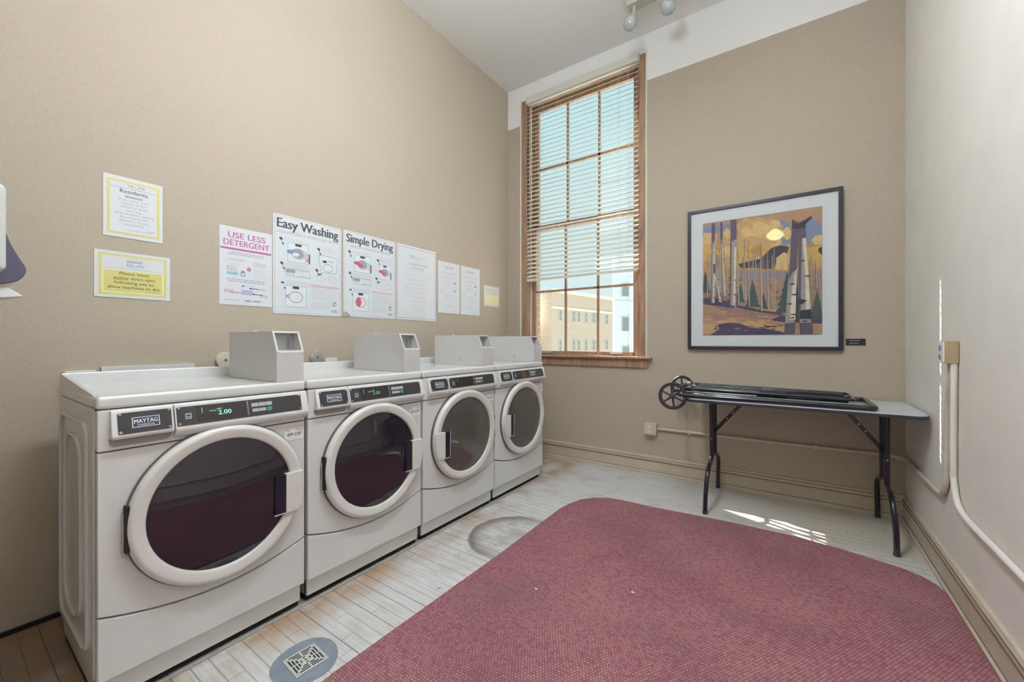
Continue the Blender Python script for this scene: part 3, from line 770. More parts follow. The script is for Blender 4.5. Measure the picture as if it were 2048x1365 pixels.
machine(BND[0], BND[1], 'washer', 'white front-loading washer nearest the camera, green digits on its display', G1, '889-DBF', 2)
machine(BND[1], BND[2], 'washer', 'white front-loading washer second in the row, between the nearest washer and the dryers', G1, '890-DBF', 1)
machine(BND[2], BND[3], 'dryer', 'white front-loading dryer third in the row, handle at the left of its door', G2, '891-DBF', 0)
machine(BND[3], BND[4], 'dryer', 'white front-loading dryer at the far end, beside the window', G2, '892-DBF', 0)
o = MB().box(-1.782, -1.766, .10, 3.03, 0.0, .007, 0, .002).build('base_strip', 'rail'); tag(o, 'thin painted metal strip on the floor along the front of the machines', 'strip')

# things on the wall behind the machines
o = MB().box(XL + .001, XL + .022, .447, .794, .95, 1.056, 0, .003).build('wall_bracket', 'white'); tag(o, 'long pale board fixed to the wall just above the nearest washer', 'board')
o = MB().box(XL + .001, XL + .030, .335, .43, .95, 1.043, 0, .003).build('wall_bracket', 'vinyl'); tag(o, 'short cream block on the wall behind the rear left corner of the nearest washer', 'block')
for (yy, m, lab) in ((.934, 'cream', 'round cream pipe cap on the wall beside the first coin box'), (1.456, 'steel', 'round grey metal pipe cap on the wall between the first two coin boxes')):
    b = MB(); b.lathe([(0, .046), (.010, .046), (.016, .042), (.018, .030), (.018, .0001)], (0, 0, 0), 'x', 28)
    o = b.build('pipe_cap', m, None, (XL + .001, yy, 1.068)); tag(o, lab, 'pipe cap')
    MB().lathe([(.018, .007), (.021, .006), (.021, .0001)], (0, 0, 0), 'x', 12).build('screw', 'gasket', o)
o = MB().box(XL + .001, XL + .01, 1.515, 1.60, 1.0, 1.06, 0, .002).build('wall_plate', 'vinyl'); tag(o, 'small beige plate on the wall right of the grey pipe cap', 'plate')

# ------------------------------------------------------------------ posters on the left wall
def mini_machine(s, x, y, w, h, col='paleblue', body='ink3', L=1, opn=False, red=None):
    s.poly([(x - w * .06, y + h * 1.02), (x + w * 1.06, y + h * .95), (x + w * .98, y - h * .03), (x + w * .08, y - h * .02)], col, L)
    s.rect(x + w * .1, y, x + w * .9, y + h * .96, 'paper', L + 1); s.border(x + w * .1, y, x + w * .9, y + h * .96, w * .015, body, L + 2)
    s.rect(x + w * .38, y + h * .82, x + w * .62, y + h * .93, 'ink', L + 3)
    s.ring(x + w * .5, y + h * .45, w * .27, h * .26, w * .03, body, L + 3)
    if opn:
        s.circ(x + w * .5, y + h * .47, w * .24, h * .23, 'ink2', L + 3); s.poly([(x + w * .66, y + h * .68), (x + w * .98, y + h * .5), (x + w * .95, y + h * .02), (x + w * .74, y + h * .25)], 'ink3', L + 4); s.line(x + w * .93, y + h * .52, x + w * .93, y + h * .03, w * .05, 'ink', L + 5)
        s.circ(x + w * .22, y + h * .5, w * .16, h * .10, red or 'blue', L + 5); s.circ(x + w * .40, y + h * .40, w * .13, h * .10, 'paper' if not red else red, L + 6)
def arrow_no(s, x, y, k):
    s.poly([(x, y), (x + .018 * k, y + .002 * k), (x + .022 * k, y - .016 * k), (x + .006 * k, y - .014 * k)], 'ink', 1)
    s.line(x + .014 * k, y - .014 * k, x + .022 * k, y - .036 * k, .006 * k, 'ink2', 1); s.poly([(x + .016 * k, y - .032 * k), (x + .030 * k, y - .030 * k), (x + .025 * k, y - .046 * k)], 'ink', 2)
XP = XL + .0012
def poster(s, name, y, z, label, group=None, mats=None, rot=0):
    o = s.build(name, 'left', (XP, y, z)); tag(o, label, 'poster', group)
    if rot: o.rotation_euler = (rot, 0, 0)
    return o
# Residents notice
s = Sheet(.211, .284, ['laminate'], .0012, 0, .003)
s.border(.012, .015, .199, .268, .010, 'yellow', 1)
s.text('THE L', .096, .243, .014, 'navy', 1, .0, .030); s.text('o', .115, .243, .013, 'yellow', 1, .02); s.text('FTS', .132, .243, .014, 'navy', 1, .0, .024); s.rect(.080, .239, .144, .2402, 'cyan', 1)
s.rect(.022, .2335, .189, .2345, 'ink', 1)
s.text('Residents', .105, .210, .026, 'ink', 1, .006, .098); s.text('REMINDER', .105, .190, .0135, 'ink', 1, .012, .062)
for i, ln in enumerate(['If you leave your', 'laundry in the', 'washers or dryers', 'too long,', 'other residents needing', 'the machines are', 'allowed to remove', 'your laundry']):
    s.text(ln, .105, .174 - i * .0162, .0150, 'ink2', 1, .0, .0062 * len(ln))
s.lines(.085, .185, .038, .006, 1, 'ink2', .0022); s.lines(.155, .187, .044, .006, 1, 'blue', .0022)
poster(s, 'notice', .456, 1.656, 'square white laminated Residents notice with a yellow border, upper left on the tan wall')
# washer doors open notice
s = Sheet(.269, .214, ['laminate'], .0012, 0, .003)
s.border(.014, .012, .255, .202, .010, 'yellow', 1); s.border(.026, .024, .243, .130, .004, 'paleyellow', 1); s.rect(.030, .028, .239, .126, 'yellow', 1)
s.rect(.108, .165, .166, .186, 'ink3', 1)
for i in range(5): s.rect(.110 + i * .011, .167, .1165 + i * .011, .1755, 'ink2', 2); s.rect(.110 + i * .011, .1775, .1165 + i * .011, .184, 'paper', 2)
s.text('THE L', .122, .148, .016, 'navy', 1, .0, .030); s.text('o', .1415, .148, .015, 'yellow', 1, .02); s.text('FTS', .158, .148, .016, 'navy', 1, .0, .024); s.rect(.108, .143, .17, .1444, 'cyan', 1)
s.rect(.026, .1355, .243, .1365, 'ink2', 1)
for i, ln in enumerate(['Please leave', 'washer doors open', 'following use to', 'allow machines to dry']):
    s.text(ln, .136, .108 - i * .0215, .0195, 'ink', 2, .004, .0088 * len(ln))
s.rect(.062, .0835, .112, .0845, 'ink', 2); s.lines(.19, .236, .030, .006, 1, 'ink2', .0026)
poster(s, 'notice', .427, 1.374, 'white and yellow laminated notice asking to leave washer doors open, above nearest washer')
# use less detergent
s = Sheet(.272, .436, ['laminate'], .0012)
s.text('USE LESS', .138, .375, .048, 'magenta', 1, .022, .192); s.text('DETERGENT', .138, .332, .048, 'magenta', 1, .022, .236)
s.rect(.004, .308, .268, .319, 'magenta', 1)
s.lines(.035, .240, .292, .010, 2, 'ink2', .0042, centred=True, rag=.2)
s.text('DETERGENT', .090, .248, .014, 'ink2', 1, .01, .080); s.ring(.034, .253, .010, .009, .0025, 'ink3', 1); s.text('REGULAR', .205, .243, .014, 'ink2', 1, .01, .060); s.text('DETERGENT', .205, .229, .014, 'ink2', 1, .01, .074)
s.lines(.034, .11, .232, .007, 2, 'ink3', .0028); s.lines(.034, .09, .214, .007, 4, 'ink2', .0028); s.lines(.172, .245, .214, .0085, 7, 'ink3', .0028)
s.circ(.147, .208, .011, .011, 'magenta', 1); s.text('VS', .147, .204, .010, 'paper', 2, .02)
s.rect(.035, .168, .090, .186, 'cyan', 1); s.line(.090, .177, .108, .177, .002, 'cyan', 1)
s.poly([(.104, .165), (.127, .165), (.127, .185), (.120, .197), (.112, .198), (.104, .186)], 'blue', 1); s.rect(.108, .170, .123, .182, 'paper', 2)
s.lines(.030, .245, .142, .011, 2, 'ink2', .0045, centred=True, rag=.15)
s.rect(.108, .060, .167, .115, 'lilac', 1); s.rect(.110, .088, .165, .113, 'paleblue', 2); s.rect(.112, .106, .121, .112, 'ink', 3); s.rect(.112, .063, .135, .085, 'lilac', 3); s.rect(.141, .063, .163, .080, 'lilac', 3)
s.line(.155, .100, .20, .098, .004, 'ink', 4); s.poly([(.146, .1), (.158, .106), (.158, .094)], 'ink', 4); s.line(.172, .068, .22, .066, .004, 'ink', 4); s.poly([(.163, .068), (.175, .074), (.175, .062)], 'ink', 4); s.line(.05, .070, .108, .070, .004, 'magenta', 4)
s.lines(.205, .24, .096, .008, 1, 'ink2', .005); s.lines(.205, .255, .062, .009, 2, 'ink2', .004); s.lines(.022, .078, .079, .009, 2, 'magenta', .004)
s.text('1-800-MAC-GRAY', .060, .024, .010, 'ink2', 1, .01, .080); s.text('MAC-GRAY', .170, .020, .018, 'navy', 1, .02, .086)
poster(s, 'poster', .909, 1.376, 'Use Less Detergent poster with magenta title and stripe, left of the Easy Washing poster')
# easy washing
def big(title, sub, dryer):
    s = Sheet(.449, .608, ['laminate', 'ink'], .0022, 0, .012)
    w, h = .449, .608
    s.border(.010, .010, w - .010, h - .010, .0018, 'border_blue', 1)
    s.serif_text(title, w / 2, h - .078, .082, 'ink', .400, 2, .020)
    s.text(sub[0], sub[3], h - .112, .023, 'ink2', 1, .004, sub[1])
    if sub[2]: s.text(sub[2], .325, h - .112, .023, 'ink2', 1, .004, .215); s.ring(.203, h - .105, .010, .009, .0025, 'ink3', 1)
    for (x, y) in ((.035, .468), (.275, .445), (.040, .318), (.262, .305), (.045, .196)): arrow_no(s, x, y, 1.0)
    s.lines(.062, .225, .468, .0085, 4, 'ink3', .003); s.lines(.300, .420, .455, .0085, 4, 'ink3', .003); s.lines(.070, .235, .310, .0085, 4, 'ink3', .003); s.lines(.290, .40, .306, .0085, 3, 'ink3', .003); s.lines(.075, .26, .205, .0085, 4, 'ink3', .003)
    mini_machine(s, .070, .325, .165, .128, 'paleblue', 'ink2', 1, True, 'red' if dryer else None)
    if dryer: mini_machine(s, .285, .300, .130, .115, 'paleblue', 'ink2', 1, True, 'red')
    else:
        s.poly([(.285, .405), (.425, .400), (.415, .290), (.300, .285)], 'cyan', 1); s.poly([(.290, .400), (.420, .395), (.410, .294), (.304, .290)], 'paper', 2)
        s.rect(.315, .355, .342, .370, 'ink', 3); s.rect(.352, .362, .395, .374, 'ink3', 3); s.ring(.352, .322, .038, .028, .004, 'ink2', 3)
        s.line(.195, .36, .225, .335, .004, 'red', 7); s.line(.195, .335, .22, .36, .004, 'red', 7)
    s.poly([(.065, .282), (.225, .285), (.232, .235), (.072, .236)], 'cyan', 1); s.rect(.072, .240, .225, .279, 'paper', 2); s.rect(.075, .258, .133, .279, 'ink2', 3)
    for k in range(4): s.rect(.080 + k * .013, .243, .088 + k * .013, .256, 'ink3', 3)
    s.border(.150, .242, .220, .276, .0018, 'ink2', 3)
    for k in range(3):
        for j in range(3): s.rect(.165 + k * .016, .249 + j * .009, .172 + k * .016, .252 + j * .009, 'ink2', 4)
    s.border(.275, .225, .308, .272, .002, 'cyan', 1); s.border(.312, .228, .352, .268, .002, 'paleblue', 1); s.rect(.318, .245, .345, .250, 'ink3', 2); s.ring(.385, .246, .030, .024, .002, 'ink2', 1); s.rect(.285, .270, .305, .278, 'ink', 2)
    mini_machine(s, .055, .045, .165, .140, 'paleblue', 'ink2', 1, False)
    if dryer: s.circ(.12, .11, .022, .035, 'red', 6)
    else: s.line(.075, .122, .092, .100, .004, 'red', 6); s.line(.075, .100, .092, .122, .004, 'red', 6)
    s.lines(.235, .43, .196, .0085, 2, 'red', .003, rag=.05); s.lines(.240, .43, .176, .0080, 10, 'ink3', .0028); s.lines(.240, .38, .085, .0080, 6, 'ink3', .0028)
    s.rect(.385, .066, .412, .098, 'ink2', 1); s.poly([(.390, .094), (.400, .070), (.409, .080)], 'paper', 2)
    s.text('CSC', .400, .026, .026, 'ink', 1, .016, .045); s.text('+', .432, .030, .020, 'cyan', 1, .03)
    return s
s = big('Easy Washing', ('HIGH-EFFICIENCY', .175, 'FRONT LOAD WASHER', .110), False)
poster(s, 'poster', 1.186, 1.341, 'large Easy Washing instruction poster with black serif title and washer drawings')
s = big('Simple Drying', ('SINGLE-LOAD/STACK DRYERS', .34, None, .225), True)
# curled lower left corner
s.poly([(.0, .0), (.052, .0), (.050, .012), (.020, .034), (.0, .040)], 'steel', 12); s.line(.02, .034, .052, .006, .004, 'ink', 13)
o = poster(s, 'poster', 1.652, 1.345, 'large Simple Drying instruction poster with a curled lower left corner')
# laundry room courtesy
s = Sheet(.430, .606, ['laminate'], .0014)
s.border(.008, .012, .422, .590, .004, 'ink2', 1)
s.text('THE L', .175, .505, .044, 'ink2', 1, .0, .095); s.text('o', .233, .505, .040, 'yellow', 1, .02); s.text('FTS', .285, .505, .044, 'ink3', 1, .0, .070); s.lines(.13, .31, .496, .006, 1, 'ink3', .0025)
s.text('LAUNDRY ROOM', .225, .452, .026, 'ink2', 1, .006, .20); s.text('COURTESY', .225, .420, .026, 'ink2', 1, .006, .13); s.rect(.05, .405, .39, .4065, 'ink3', 1)
for i, ln in enumerate(['Remove Clothes Promptly', 'Clean Lint Screens', 'Clean Up Spills', 'Report Machine Problems', 'No Storage of Laundry', 'Men\'s Apparel', 'No Coin Change', 'No Pets', 'No Smoking']):
    s.text(ln, .225, .362 - i * .0355, .024, 'ink3', 1, .0, .0125 * len(ln))
poster(s, 'poster', 2.115, 1.348, 'glossy laminated courtesy rules sheet with thin dark border, right of Simple Drying poster')
# service sheets
for k, (ya, tt) in enumerate(((2.572, 'Service'), (2.872, 'Servicio'))):
    s = Sheet(.282, .462, ['paper'], .0012)
    s.text(tt if k == 0 else 'Servicio', .14, .405, .034, 'ink2', 1, .008, .11); s.lines(.04, .24, .365, .012, 2, 'ink3', .004, centred=True); s.lines(.05, .23, .325, .012, 2, 'ink3', .004, centred=True)
    s.border(.195, .200, .235, .290, .003, 'cyan', 1); s.rect(.200, .272, .230, .286, 'ink2', 2); s.rect(.20, .205, .230, .215, 'cyan', 2)
    s.lines(.07, .18, .285, .014, 5, 'ink3', .003); s.rect(.030, .170, .060, .225, 'paleblue', 1); s.lines(.08, .23, .165, .012, 5, 'ink3', .003)
    s.text('CSC', .125, .055, .030, 'ink3', 1, .015, .07); s.text('+', .18, .058, .026, 'cyan', 1, .02)
    poster(s, 'notice', ya, 1.428, ['white Service sheet, the left one of the two side by side', 'white Spanish service sheet, the right one of the two side by side'][k])
s = Sheet(.262, .212, ['laminate'], .0014)
s.border(.012, .012, .250, .200, .010, 'paleyellow', 1); s.rect(.025, .025, .237, .120, 'paleyellow', 1); s.rect(.05, .1215, .2, .1235, 'yellow', 2); s.lines(.14, .2, .170, .014, 2, 'ink3', .004)
for i, ln in enumerate(['Please leave', 'dryer doors closed']): s.text(ln, .132, .085 - i * .03, .02, 'ink3', 2, 0, .0085 * len(ln))
poster(s, 'notice', 3.222, 1.535, 'small pale yellow and white notice in the corner next to the window')

# ------------------------------------------------------------------ painting on the back wall
def painting():
    x0, x1, z0, z1 = -.709, .302, 1.107, 2.254
    root = empty('framed_painting', ((x0 + x1) / 2, YB - .002, z0), 'black framed painting of golden aspen trees with a white mat, above the folding table', 'painting')
    w, h = x1 - x0, z1 - z0; hx = w / 2; ft = .026
    b = MB(); D = -.030
    b.box(-hx, hx, D, 0, 0, ft, 0, .003); b.box(-hx, hx, D, 0, h - ft, h, 0, .003); b.box(-hx, -hx + ft, D, 0, ft - .003, h - ft + .003, 0, .003); b.box(hx - ft, hx, D, 0, ft - .003, h - ft + .003, 0, .003)
    b.build('frame', 'frame', root)
    b = MB(); b.box(-hx + ft - .002, hx - ft + .002, -.018, -.004, ft - .002, h - ft + .002); b.build('mat_board', 'mat_board', root)
    def cm(n, c, r=.6): return mat('paint ' + n, c, r, noise=.10, nscale=35)
    PC = {'sky': cm('blue sky', (.20, .24, .38)), 'cloud': cm('ochre', (.52, .33, .14)), 'cloud_l': cm('yellow ochre', (.62, .45, .18)), 'cloud_p': cm('peach cloud', (.42, .24, .14)), 'gold': cm('gold leaves', (.56, .36, .09)), 'gold2': cm('deep gold', (.46, .24, .06)),
          'dark': cm('dark pine', (.025, .035, .07)), 'pine': cm('green pine', (.035, .075, .075)), 'trunk': cm('grey trunk', (.30, .28, .28)), 'trunk_l': cm('pale trunk', (.60, .56, .42)), 'trunk_d': cm('shaded trunk', (.09, .075, .12)), 'bark': cm('bark mark', (.02, .02, .04)),
          'ground': cm('earth', (.36, .21, .14)), 'ground_l': cm('light earth', (.50, .31, .14)), 'ground_p': cm('mauve earth', (.27, .155, .14)), 'shade': cm('purple shadow', (.045, .03, .10)), 'mauve': cm('mauve hills', (.24, .20, .30)), 'rust': cm('rust', (.28, .10, .05)), 'back': cm('far wood', (.33, .22, .17))}
    for k, v in PC.items(): M['p_' + k] = v
    aw, ah = .776, .914; s = Sheet(aw, ah, ['p_cloud'], .001)
    def A(x, y):   # sketch units -> picture plane
        n = (x - 218) / 894; sx = n * 1.153 / (1 + .153 * n)
        yt = 335 - 130 * n; yb = 1180 - 12 * n
        return (max(0, min(1, sx)) * aw, max(0, min(1, (yb - y) / (yb - yt))) * ah)
    def poly(pts, c, L): s.poly([A(*p) for p in pts], 'p_' + c, L)
    def blob(x, y, rx, ry, c, L, n=22, wob=.12):
        ph = random.random() * 6
        poly([(x + rx * math.cos(2 * PI * i / n) * (1 + wob * math.sin(5 * 2 * PI * i / n + ph)), y + ry * math.sin(2 * PI * i / n) * (1 + wob * math.sin(4 * 2 * PI * i / n + ph))) for i in range(n)], c, L)
    poly([(218, 335), (1112, 205), (1112, 520), (218, 560)], 'cloud_p', 1)
    poly([(218, 355), (420, 335), (420, 400), (218, 400)], 'sky', 2)
    poly([(800, 300), (870, 330), (880, 510), (810, 500)], 'sky', 2)
    poly([(985, 330), (1030, 290), (1112, 345), (1112, 430), (1050, 445), (1040, 480), (995, 480)], 'sky', 2)
    for q in [(262, 470, 60, 75), (400, 450, 50, 80), (640, 400, 170, 100), (560, 370, 90, 75), (720, 360, 90, 60), (740, 450, 70, 60), (520, 470, 70, 70), (1085, 460, 45, 40), (850, 410, 35, 45)]: blob(*q, 'cloud_l' if q[0] % 40 else 'cloud', 3)
    for q in [(600, 420, 60, 45), (690, 380, 55, 35), (640, 350, 50, 30), (540, 400, 35, 40), (760, 340, 40, 30), (270, 440, 35, 30), (400, 410, 30, 30)]: blob(*q, 'cloud_l', 4)
    for q in [(580, 470, 110, 40), (700, 470, 70, 30), (480, 520, 60, 50), (290, 530, 60, 40)]: blob(*q, 'cloud', 5)
    # golden canopy
    poly([(218, 540), (480, 520), (700, 500), (880, 540), (1112, 500), (1112, 760), (218, 760)], 'gold', 6)
    for _ in range(60): blob(random.uniform(240, 1090), random.uniform(520, 720), random.uniform(14, 48), random.uniform(14, 44), random.choice(['gold', 'gold2', 'cloud_l', 'gold']), 7, 12, .2)
    poly([(480, 640), (560, 620), (650, 600), (730, 520), (800, 500), (865, 510), (850, 560), (790, 600), (760, 670), (690, 680), (600, 670), (500, 670)], 'dark', 8)
    poly([(1085, 520), (1112, 510), (1112, 580), (1085, 560)], 'dark', 8)
    blob(820, 640, 60, 80, 'cloud_l', 9); blob(1060, 620, 60, 90, 'gold', 9)
    poly([(218, 650), (480, 670), (900, 690), (1112, 680), (1112, 800), (218, 800)], 'gold2', 9); poly([(480, 690), (880, 700), (880, 760), (480, 750)], 'mauve', 10)
    poly([(218, 760), (650, 750), (860, 740), (1112, 720), (1112, 1000), (218, 960)], 'back', 10)
    # ground
    poly([(218, 940), (440, 960), (640, 1000), (800, 1020), (1112, 1060), (1112, 1168), (218, 1180)], 'ground', 12)
    poly([(218, 1100), (420, 1050), (700, 1090), (830, 1110), (830, 1150), (600, 1130), (218, 1170)], 'ground_l', 13); poly([(300, 960), (560, 985), (720, 1060), (420, 1040)], 'ground_p', 13)
    poly([(218, 900), (300, 895), (480, 940), (440, 975), (218, 945)], 'shade', 13); poly([(218, 850), (480, 860), (480, 915), (218, 905)], 'ground_p', 12)
    poly([(470, 950), (640, 985), (800, 1010), (830, 1030), (640, 1005), (470, 970)], 'shade', 14)
    poly([(270, 1180), (340, 1135), (330, 1100), (400, 1085), (500, 1090), (560, 1120), (700, 1130), (830, 1160), (830, 1175)], 'shade', 14); poly([(720, 1065), (800, 1030), (1112, 1060), (1112, 1090), (1000, 1085), (830, 1080)], 'shade', 14)
    for _ in range(46):
        x = random.uniform(225, 480); y = random.uniform(800, 940); poly([(x, y), (x + random.uniform(20, 50), y + 4), (x + 20, y + 12)], random.choice(['shade', 'rust', 'shade']), 14)
    # pines
    def pine(x, yt, yb, w, c, L):
        n = 6; L_, R_ = [], []
        for i in range(n):
            t0 = (i + 1) / n; yy = yt + (yb - yt) * t0; L_ += [(x - w * t0, yy), (x - w * t0 * .62, yy - 6)]; R_ += [(x + w * t0, yy), (x + w * t0 * .62, yy - 6)]
        poly([(x, yt)] + L_[:-1] + R_[:-1][::-1], c, L)
    pine(235, 690, 860, 40, 'dark', 15); pine(500, 785, 930, 35, 'pine', 15); pine(590, 760, 965, 60, 'pine', 16); pine(672, 860, 980, 34, 'pine', 16); pine(850, 700, 1010, 95, 'pine', 15); pine(1075, 840, 1060, 70, 'pine', 15); pine(925, 780, 1060, 30, 'dark', 15)
    # thin and thick trunks
    def trunk(xa, ya, xb, yb, wa, wb, L, dark=.45):
        poly([(xa - wa, ya), (xa + wa, ya), (xb + wb, yb), (xb - wb, yb)], 'trunk', L); 
        poly([(xa - wa, ya), (xa - wa * (1 - dark), ya), (xb - wb * (1 - dark), yb), (xb - wb, yb)], 'trunk_d', L + 1); poly([(xa + wa * .3, ya + (yb - ya) * .3), (xa + wa, ya + (yb - ya) * .3), (xb + wb, yb), (xb + wb * .3, yb)], 'trunk_l', L + 1)
        if wa > 6:
            poly([(xa - wa, ya), (xa + wa, ya), (xa + wa, ya + (yb - ya) * .22), (xa - wa, ya + (yb - ya) * .26)], 'trunk_d', L + 2)
            for _ in range(9):
                q = random.random(); cx = xa + (xb - xa) * q; cy_ = ya + (yb - ya) * q; ww = wa + (wb - wa) * q; sd_ = random.choice((-1, 1)); poly([(cx + sd_ * ww, cy_ - 7), (cx + sd_ * ww * .3, cy_), (cx + sd_ * ww, cy_ + 5)], 'bark', L + 3)
    for _ in range(70):
        x = random.uniform(480, 860) if _ % 2 else random.uniform(985, 1110); ya = random.uniform(560, 700); poly([(x - 1.2, ya), (x + 1.2, ya), (x + 2.2, ya + random.uniform(120, 240)), (x - 1.6, ya + 200)], random.choice(['trunk_d', 'trunk', 'gold2', 'back', 'cloud_p']), 11)
    for _ in range(60): blob(random.uniform(225, 1100), random.uniform(740, 930), random.uniform(8, 30), random.uniform(6, 18), random.choice(['back', 'rust', 'gold2', 'ground_p', 'cloud_p', 'mauve']), 11, 10, .25)
    for _ in range(40): blob(random.uniform(230, 830), random.uniform(1000, 1100), random.uniform(25, 80), random.uniform(4, 10), random.choice(['ground', 'ground_p', 'ground_l']), 13.5, 12, .2)
    for _ in range(40): blob(random.uniform(310, 820), random.uniform(1100, 1165), random.uniform(8, 26), random.uniform(3, 6), random.choice(['shade', 'trunk_d', 'shade', 'ground_p']), 14.5, 10, .3)
    for _ in range(34):
        x = random.uniform(240, 480); trunk(x, random.uniform(540, 600), x + random.uniform(-8, 8), random.uniform(820, 900), 1.8, 2.6, 16)
    for (x, ya, yb) in ((478, 460, 930), (528, 455, 920), (557, 460, 960), (592, 545, 790), (610, 545, 790), (700, 540, 990), (735, 580, 990), (752, 520, 1000), (1025, 580, 800), (1065, 650, 820), (1090, 700, 850), (515, 600, 900)): trunk(x, ya, x + 8, yb, 3, 5, 18)
    trunk(650, 480, 657, 995, 4, 8, 19); trunk(295, 330, 290, 935, 12, 13, 20); trunk(302, 640, 345, 930, 8, 12, 19); trunk(356, 322, 375, 880, 8, 11, 20); trunk(447, 305, 438, 955, 22, 22, 20)
    # two big foreground trunks
    poly([(888, 310), (925, 330), (922, 560), (905, 900), (908, 1165), (828, 1165), (862, 700)], 'trunk', 22); poly([(888, 310), (930, 325), (922, 690), (895, 700), (862, 760)], 'trunk_d', 23); poly([(912, 690), (922, 680), (912, 1060), (870, 1060), (880, 880)], 'trunk_l', 23)
    poly([(832, 1090), (910, 1080), (908, 1168), (826, 1168)], 'trunk_d', 24)
    poly([(935, 330), (985, 310), (990, 450), (1010, 720), (1028, 1060), (1045, 1165), (945, 1165), (940, 700)], 'trunk', 22); poly([(935, 330), (985, 310), (992, 445), (940, 450), (945, 1165), (935, 700)], 'trunk_d', 23); poly([(965, 450), (992, 445), (1026, 980), (990, 985), (985, 700)], 'trunk_l', 23)
    poly([(930, 330), (962, 330), (950, 1050), (938, 1050)], 'trunk_d', 24); poly([(945, 990), (1028, 980), (1030, 1055), (945, 1055)], 'bark', 24); poly([(945, 1085), (1040, 1080), (1046, 1168), (945, 1168)], 'trunk_d', 24); poly([(940, 900), (1000, 915), (960, 945), (938, 940)], 'bark', 25)
    poly([(962, 330), (1010, 290), (1035, 280), (1035, 290), (990, 330), (980, 350)], 'bark', 25); poly([(887, 310), (899, 304), (904, 345), (960, 330), (975, 304), (985, 370), (890, 380)], 'bark', 25)
    for (x, y) in ((895, 790), (900, 1020), (890, 1045), (870, 940), (905, 870), (970, 615), (1005, 730), (985, 1070)): poly([(x - 28, y), (x + 14, y - 6), (x + 10, y + 7), (x - 20, y + 6)], 'bark', 25)
    art = s.build('artwork', 'back', (-.591 + .2035, -.0185, .1155), root)
    b = MB(); t = .002
    for (xa, xb_, za, zb) in ((-.389, .390, .1135, .1155), (-.389, .390, 1.0295, 1.0315), (-.3895, -.3875, .1135, 1.0315), (.3885, .3905, .1135, 1.0315)): b.box(xa, xb_, -.0205, -.018, za, zb)
    b.build('mat_bevel', 'ink2', root)
    MB().box(-hx + ft - .002, hx - ft + .002, -.0295 + .002, -.0275 + .002, ft - .002, h - ft + .002).build('glazing', 'clear', root)
painting()
s = Sheet(.105, .045, ['frame'], .004)
s.text('DREAMS IN ASPEN', .053, .026, .009, 'btn', 1, .0, .06) if False else s.lines(.022, .082, .030, .006, 1, 'btn', .0035)
s.lines(.02, .084, .012, .006, 1, 'btn', .0035)
o = s.build('plaque', 'back', (.318, YB - .001, 1.144)); tag(o, 'small black caption plaque on the wall right of the framed painting', 'plaque')

# ------------------------------------------------------------------ outlet and conduits
root = empty('outlet', (-1.017, YB, .402), 'small painted duplex outlet box low on the back wall under the window', 'outlet')
MB().box(-.050, .058, -.052, -.001, -.052, .050, 0, .004).build('box', 'cream', root)
MB().box(-.036, .036, -.056, -.052, -.046, .044, 0, .002).build('cover_plate', 'cream', root)
for zz in (.020, -.022):
    f = MB(); f.lathe([(0, .015), (-.003, .014), (-.003, .0001)], (0, -.056, zz), 'y', 18); fo = f.build('receptacle', 'vinyl', root)
    MB().box(-.007, -.005, -.0600, -.0588, zz - .004, zz + .006).box(.005, .007, -.0600, -.0588, zz - .004, zz + .006).box(-.002, .002, -.0600, -.0588, zz - .010, zz - .006).build('slots', 'black_gap', fo)
b = MB(); r = .0115; yc = YB - .013; xc = XR - .013
path = [(-.957, yc, .405), (.0, yc, .408), (.40, yc, .412), (xc - .11, yc - .006, .415), (xc - .03, yc - .04, .415), (xc, yc - .12, .415), (xc, 3.2, .415), (xc, 2.86, .417)]
path = [path[0], path[1], path[2]] + smooth_path(path[3:6], 3) + path[6:]
path += [(xc, 2.86 - .11 * math.sin(a), .417 + .11 * (1 - math.cos(a))) for a in [PI / 2 * i / 8 for i in range(1, 9)]] + [(xc, 2.74, .70), (xc, 2.735, .80), (xc - .004, 2.70, .92), (xc - .004, 2.67, 1.0), (xc - .004, 2.665, 1.075)]
b.tube(path, r, 0, 12)
o = b.build('conduit', 'cream'); tag(o, 'cream conduit pipe along the back wall, round the corner, up to the tan outlet', 'conduit')
for p in ((-.70, yc, .4055), (.15, yc, .409)):
    MB().box(p[0] - .012, p[0] + .012, YB - .028, YB - .001, p[2] - .016, p[2] + .016, 0, .003).build('strap', 'cream', o)
MB().lathe([(-.013, .0127), (.013, .0127)], (xc, 3.05, .4155), 'y', 14).build('coupling', 'cream', o)
MB().lathe([(-.013, .0127), (.013, .0127)], (xc, 2.738, .735), 'z', 14).build('coupling', 'cream', o)
b = MB(); pth = [(xc - .002, 2.632, 1.072), (xc - .002, 2.635, .90), (xc - .002, 2.64, .70), (xc - .002, 2.64, .56), (xc - .002, 2.60, .455), (xc - .002, 2.50, .425), (xc - .002, 2.30, .423), (xc - .002, 1.2, .42), (xc - .002, -1.5, .42)]
b.tube([pth[0], pth[1], pth[2]] + smooth_path(pth[3:7], 3) + pth[7:], .012, 0, 12)
o = b.build('conduit', 'wall_right'); tag(o, 'wall-coloured conduit dropping from the tan outlet box and running toward the camera', 'conduit')
root = empty('outlet', (XR, 2.66, 1.12), 'tan painted outlet box with a white cover high on the right wall', 'outlet')
MB().box(-.046, -.001, -.042, .042, -.050, .053, 0, .005).build('box', 'tanbox', root)
MB().box(-.052, -.046, -.040, .044, -.046, .050, 0, .002).build('cover_plate', 'vinyl', root)
for zz in (.022, -.020):
    f = MB(); f.lathe([(0, .015), (-.003, .014), (-.003, .0001)], (-.052, .002, zz), 'x', 18); f.build('receptacle', 'blue', root)

